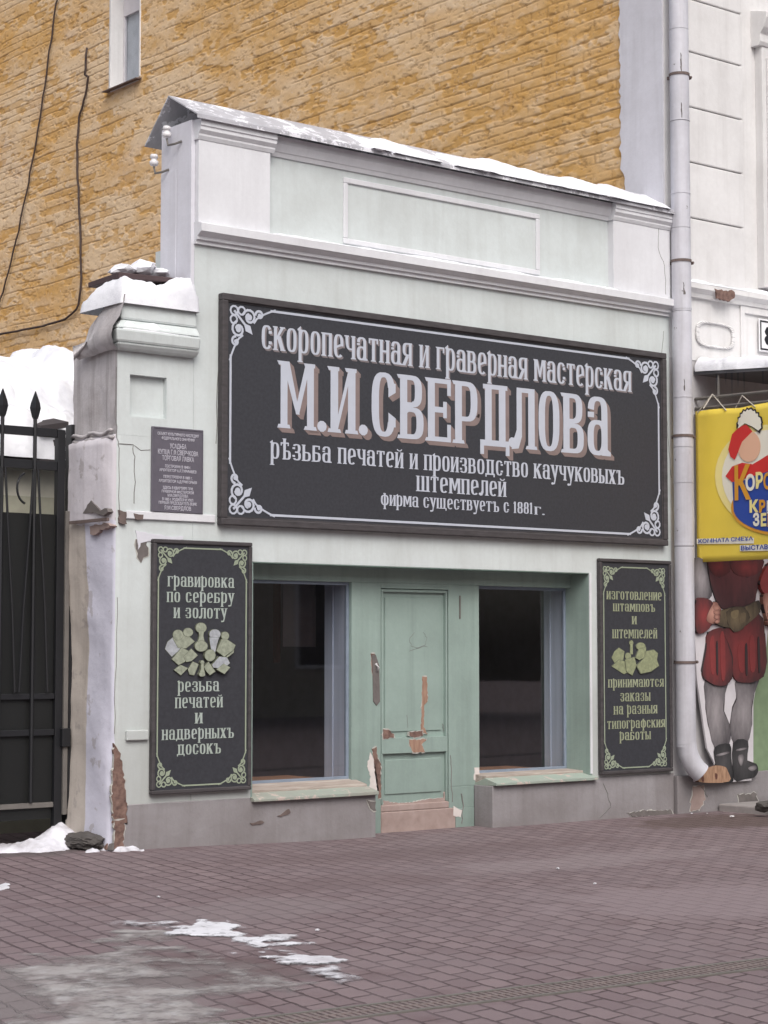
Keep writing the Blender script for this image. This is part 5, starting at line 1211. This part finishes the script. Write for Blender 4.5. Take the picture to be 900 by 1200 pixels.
o = heightfield('cornice_snow', 1.38, 5.58, -.13, .04, .015, strip_snow(1.39, 5.57, -.105, .03, 5.128, .022, 8.), snow_m, base=lambda x, y: 5.118); tag(o, 'thin snow line on the shop cornice between the parapet pilasters', 'snow')
# gate snow drift
def drift(x, y):
    n = fbm(x, y, 2.6, 5, 3.3); r1 = ((x+.22)/.26)**2+((y-.62)/.22)**2; r2 = ((x+.62)/.75)**2+((y-.50-.12*(x+.6))/.24)**2; r3 = ((x+.02)/.34)**2+((y-.02)/.16)**2
    h = .16*math.exp(-r1*1.4)+.085*math.exp(-r2*1.0)+.075*math.exp(-r3*1.1)+.06*n+.03*fbm(x, y, 9, 4, 1.7)
    return h-.04, gz(x, y)+max(0, h-.035)*1.05+.003
o = heightfield('snow_drift', -1.6, .45, -.35, 1.1, .025, drift, snow_mat('drift snow', srgb(216, 216, 224), srgb(140, 134, 136), .9), base=lambda x, y: gz(x, y)-.004); tag(o, 'trampled snow drift on the paving at the foot of the iron gate', 'snow')
def pd(x, y):
    n = fbm(x, y, 5, 5, 7.3); cx, cy = ground_at(808, 948); r1 = ((x-cx)/.26)**2+((y-cy-.1)/.28)**2
    h = .13*math.exp(-r1*1.8)+.06*n-.035; return h, gz(x, y)+max(0, h)+.003
cx, cy = ground_at(808, 948)
o = heightfield('snow_drift', cx-.7, cx+.7, cy-.6, min(-.04, cy+.7), .02, pd, snow_m, base=lambda x, y: gz(x, y)-.004); tag(o, 'small icy snow heap under the downpipe outlet', 'snow')
# ice and snow on the paving
def in_px(pts):
    q = [ground_at(*p_) for p_ in pts]
    def inside(x, y):
        c_ = False; n = len(q); dmin = 9
        for i in range(n):
            (x1, y1), (x2, y2) = q[i], q[(i+1) % n]
            if (y1 > y) != (y2 > y) and x < (x2-x1)*(y-y1)/(y2-y1)+x1: c_ = not c_
            t = max(0, min(1, ((x-x1)*(x2-x1)+(y-y1)*(y2-y1))/((x2-x1)**2+(y2-y1)**2))); dmin = min(dmin, math.hypot(x-x1-t*(x2-x1), y-y1-t*(y2-y1)))
        return dmin if c_ else -dmin
    return inside, (min(a for a, _ in q), max(a for a, _ in q), min(c_ for _, c_ in q), max(c_ for _, c_ in q))
ins, bb = in_px([(-30, 1125), (60, 1118), (125, 1098), (175, 1095), (225, 1112), (280, 1140), (390, 1150), (420, 1165), (360, 1178), (300, 1192), (290, 1240), (-30, 1240)])
def icef(x, y):
    n = fbm(x, y, 1.5, 6, 5.5); d = ins(x, y); n2 = fbm(x, y, .8, 4, 8.5)
    n3 = fbm(x, y, 5.0, 5, 1.5); return min(.5, d*1.1)+.55*n+.30*n2+.16*n3-.10, gz(x, y)+.005+.004*max(0, n)
o = heightfield('ice_sheet', bb[0]-.3, bb[1]+.3, bb[2]-.3, bb[3]+.3, .022, icef, ice_m, base=lambda x, y: gz(x, y)+.002); tag(o, None, None, kind='stuff'); o['label'] = 'dirty grey ice frozen on the paving in the foreground'; o['category'] = 'ice'
ins2, bb2 = in_px([(198, 1096), (240, 1092), (275, 1100), (330, 1112), (380, 1128), (402, 1138), (380, 1144), (340, 1138), (290, 1128), (250, 1110), (215, 1105)])
def sn2(x, y):
    n = fbm(x, y, 3.2, 6, 2.5); d = ins2(x, y); return min(.2, d*1.4)+.30*n+.12*fbm(x, y, 11, 4, 4.4)-.01, gz(x, y)+.007+.009*max(0, n+.3)
o = heightfield('snow_patch', bb2[0]-.3, bb2[1]+.3, bb2[2]-.3, bb2[3]+.3, .015, sn2, thin(snow_mat('patch snow', srgb(214, 214, 220), srgb(170, 166, 170), .8), .30, .46, 11.0, soft=.08), base=lambda x, y: gz(x, y)+.004); tag(o, 'bright curved snow patch on the edge of the foreground ice', 'snow')
ins3, bb3 = in_px([(135, 1088), (200, 1092), (190, 1097), (140, 1094)])
ins4, bb4 = in_px([(355, 1150), (395, 1148), (432, 1158), (400, 1166), (360, 1160)])
thin_snow = thin(snow_mat('thin snow smear', srgb(206, 206, 212), srgb(150, 146, 150), .8), .42, .60, 7.0)
for k, (fn_, bb_, lab) in enumerate(((ins3, bb3, 'thin snow smear left of the bright foreground snow patch'), (ins4, bb4, 'thin snow smear on the paving near the drain end'))):
    def sn3(x, y, fn_=fn_, k=k):
        n = fbm(x, y, 4.2, 6, 12.5+k); d = fn_(x, y); return d*1.6+.22*n-.03, gz(x, y)+.013+.008*max(0, n)
    o = heightfield('snow_patch', bb_[0]-.2, bb_[1]+.2, bb_[2]-.2, bb_[3]+.2, .02, sn3, thin_snow, base=lambda x, y: gz(x, y)+.003); tag(o, lab, 'snow')
ins5, bb5 = in_px([(-5, 1042), (18, 1040), (16, 1050), (-5, 1052)])
def sn5(x, y):
    n = fbm(x, y, 4.2, 6, 3.5); return ins5(x, y)*1.6+.2*n, gz(x, y)+.012
o = heightfield('snow_patch', bb5[0]-.2, bb5[1]+.2, bb5[2]-.2, bb5[3]+.2, .02, sn5, snow_dirty, base=lambda x, y: gz(x, y)+.003); tag(o, 'small snow smear on the paving at the left picture edge', 'snow')

# ================================================================== DRAIN, STEP SLAB, LITTER
dn = thing('drain_channel', 'long slotted metal drain grating set in the paving', 'drain', (0, -6.72, -.04))
b = MB(); dz = -.045
b.box(-14, 14, -6.845, -6.822, -.10, .0); b.box(-14, 14, -6.63, -6.612, -.10, .0)
b.v = [(x, y, (gz(x, y)+.006) if z > -.05 else z-.05) for x, y, z in b.v]
b = MB()
def seg(y0, y1):
    xs2 = [-14, -6, 0, .5, 1, 1.5, 2, 2.5, 6, 14]
    for i in range(len(xs2)-1):
        xa, xb = xs2[i], xs2[i+1]; b.hexa([(xa, y0, -.12), (xb, y0, -.12), (xb, y1, -.12), (xa, y1, -.12), (xa, y0, gz(xa, 0)+.008), (xb, y0, gz(xb, 0)+.008), (xb, y1, gz(xb, 0)+.008), (xa, y1, gz(xa, 0)+.008)])
seg(-6.85, -6.825); seg(-6.63, -6.605); b.build('drain_frame', grey_iron, dn)
b = MB()
x = -4.2
while x < 3.4:
    b.box(x, x+.018, -6.823, -6.632, -.06, gz(x, 0)+.005); x += .040
x = -4.2; b.box(-4.2, 0.2, -6.733, -6.722, -.06, .0065)
b.build('grating', M('worn cast iron', 128, 116, 114, rough=.6, var=.5, scale=20), dn)
b = MB(); b.box(-4.3, 3.5, -6.823, -6.632, -.062, gz(0, 0)+.0022 if False else -.058); b.build('gutter_floor', M('drain dark floor', 36, 32, 32, rough=1), dn)
dn.location.y -= .215; dn.rotation_euler.z = math.radians(-6.0)
slab = MB()
p0, p1, p2, p3 = ground_at(838, 947), ground_at(905, 962), ground_at(930, 960), ground_at(885, 944)
slab.hexa([(*p0, -.06), (*p1, -.06), (*p2, -.06), (*p3, -.06), (*p0, .0), (*p1, .0), (*p2, .0), (*p3, .0)])
slab = MB(); slab.box(7.0, 9.4, -1.25, -.06, -.10, .03); tag(slab.build('entrance_slab', concrete_m, bevel=.015), 'worn concrete entrance slab on the paving by the painted figure', 'slab')
for k, (px, py, lab) in enumerate(((896, 946, 'rough stone lump on the slab at the right picture edge'),)):
    gx_, gy_ = ground_at(px, py, .05); o = lumpy('stone_lump', (gx_, min(gy_, -.15), .06), (.12, .07, .06), stone_m, None, 9, .4, 2); tag(o, lab, 'stone')
gx_, gy_ = ground_at(858, 957, -.03); o = lumpy('litter', (gx_, gy_, gz(gx_, 0)+.02), (.03, .02, .008), ceramic, None, 3, .5, 1); tag(o, 'crumpled white scrap of litter on dirty paving by the slab', 'litter')
rnd = random.Random(21)
for k, (px, py) in enumerate(((186, 1061), (654, 1020), (697, 1040), (372, 1101))):
    gx_, gy_ = ground_at(px, py); o = lumpy('snow_crumb', (gx_, gy_, gz(gx_, 0)+.01), (.015, .012, .007), snow_dirty, None, k, .5, 1); tag(o, 'tiny crumb of snow lying alone on the paving blocks', 'snow', 'snow crumbs on the paving')

# inside the left window: pale curtain
cu = thing('curtain', 'pale curtain with red edge hanging inside the left shop window', 'curtain', (2.4, 1.6, 1.2))
def cloth(name, x0, x1, y, z0, z1, mat, amp=.03, fr=26):
    b = MB(); n = 40; vs_ = []
    for i in range(n+1):
        x = x0+(x1-x0)*i/n; vs_ += [(x, y+amp*math.sin(x*fr), z0), (x, y+amp*math.sin(x*fr), z1)]
    b.add(vs_, [(2*i, 2*i+2, 2*i+3, 2*i+1) for i in range(n)]); o = b.build(name, mat, cu, smooth=True); s_ = o.modifiers.new('thick', 'SOLIDIFY'); s_.thickness = .006; return o
xa, _ = wall_at(333, 700, 1.6); xb, _ = wall_at(368, 700, 1.6); _, zt = wall_at(350, 680, 1.6); _, zb = wall_at(350, 758, 1.6)
cloth('curtain_cloth', xa, xb, 1.6, zb, zt+.1, curtain_m); cloth('curtain_edge', xa-.13, xa-.01, 1.62, zb-.15, zt+.1, curtain_red)

# ================================================================== the far side of the street (seen in the window glass)
op = thing('opposite_building', 'long plain house across the street, mirrored in the shop windows', 'house', (0, -24, 0))
b = MB(); b.box(-30, 24, -27, -24, -.1, 8.5); b.build('front_wall', opp_m, op)
b = MB(); b.hexa([(-30.3, -27.3, 8.5), (24.3, -27.3, 8.5), (24.3, -23.6, 8.5), (-30.3, -23.6, 8.5), (-30.3, -27.3, 10.2), (24.3, -27.3, 10.2), (24.3, -25.8, 10.2), (-30.3, -25.8, 10.2)]); b.build('roof', dark_roof, op)
for i in range(13):
    for z in (1.2, 4.9):
        x = -28+i*4; f = MB()
        for a, b_, c_, d in ((x, x+1.3, z+2, z+2.1), (x, x+1.3, z-.1, z), (x-.1, x, z-.1, z+2.1), (x+1.3, x+1.4, z-.1, z+2.1)): f.box(a, b_, -24, -23.95, c_, d)
        w_ = f.build('window', white_house, op); g = MB(); g.box(x, x+1.3, -24, -23.985, z, z+2); g.build('pane', black_sheet, w_)
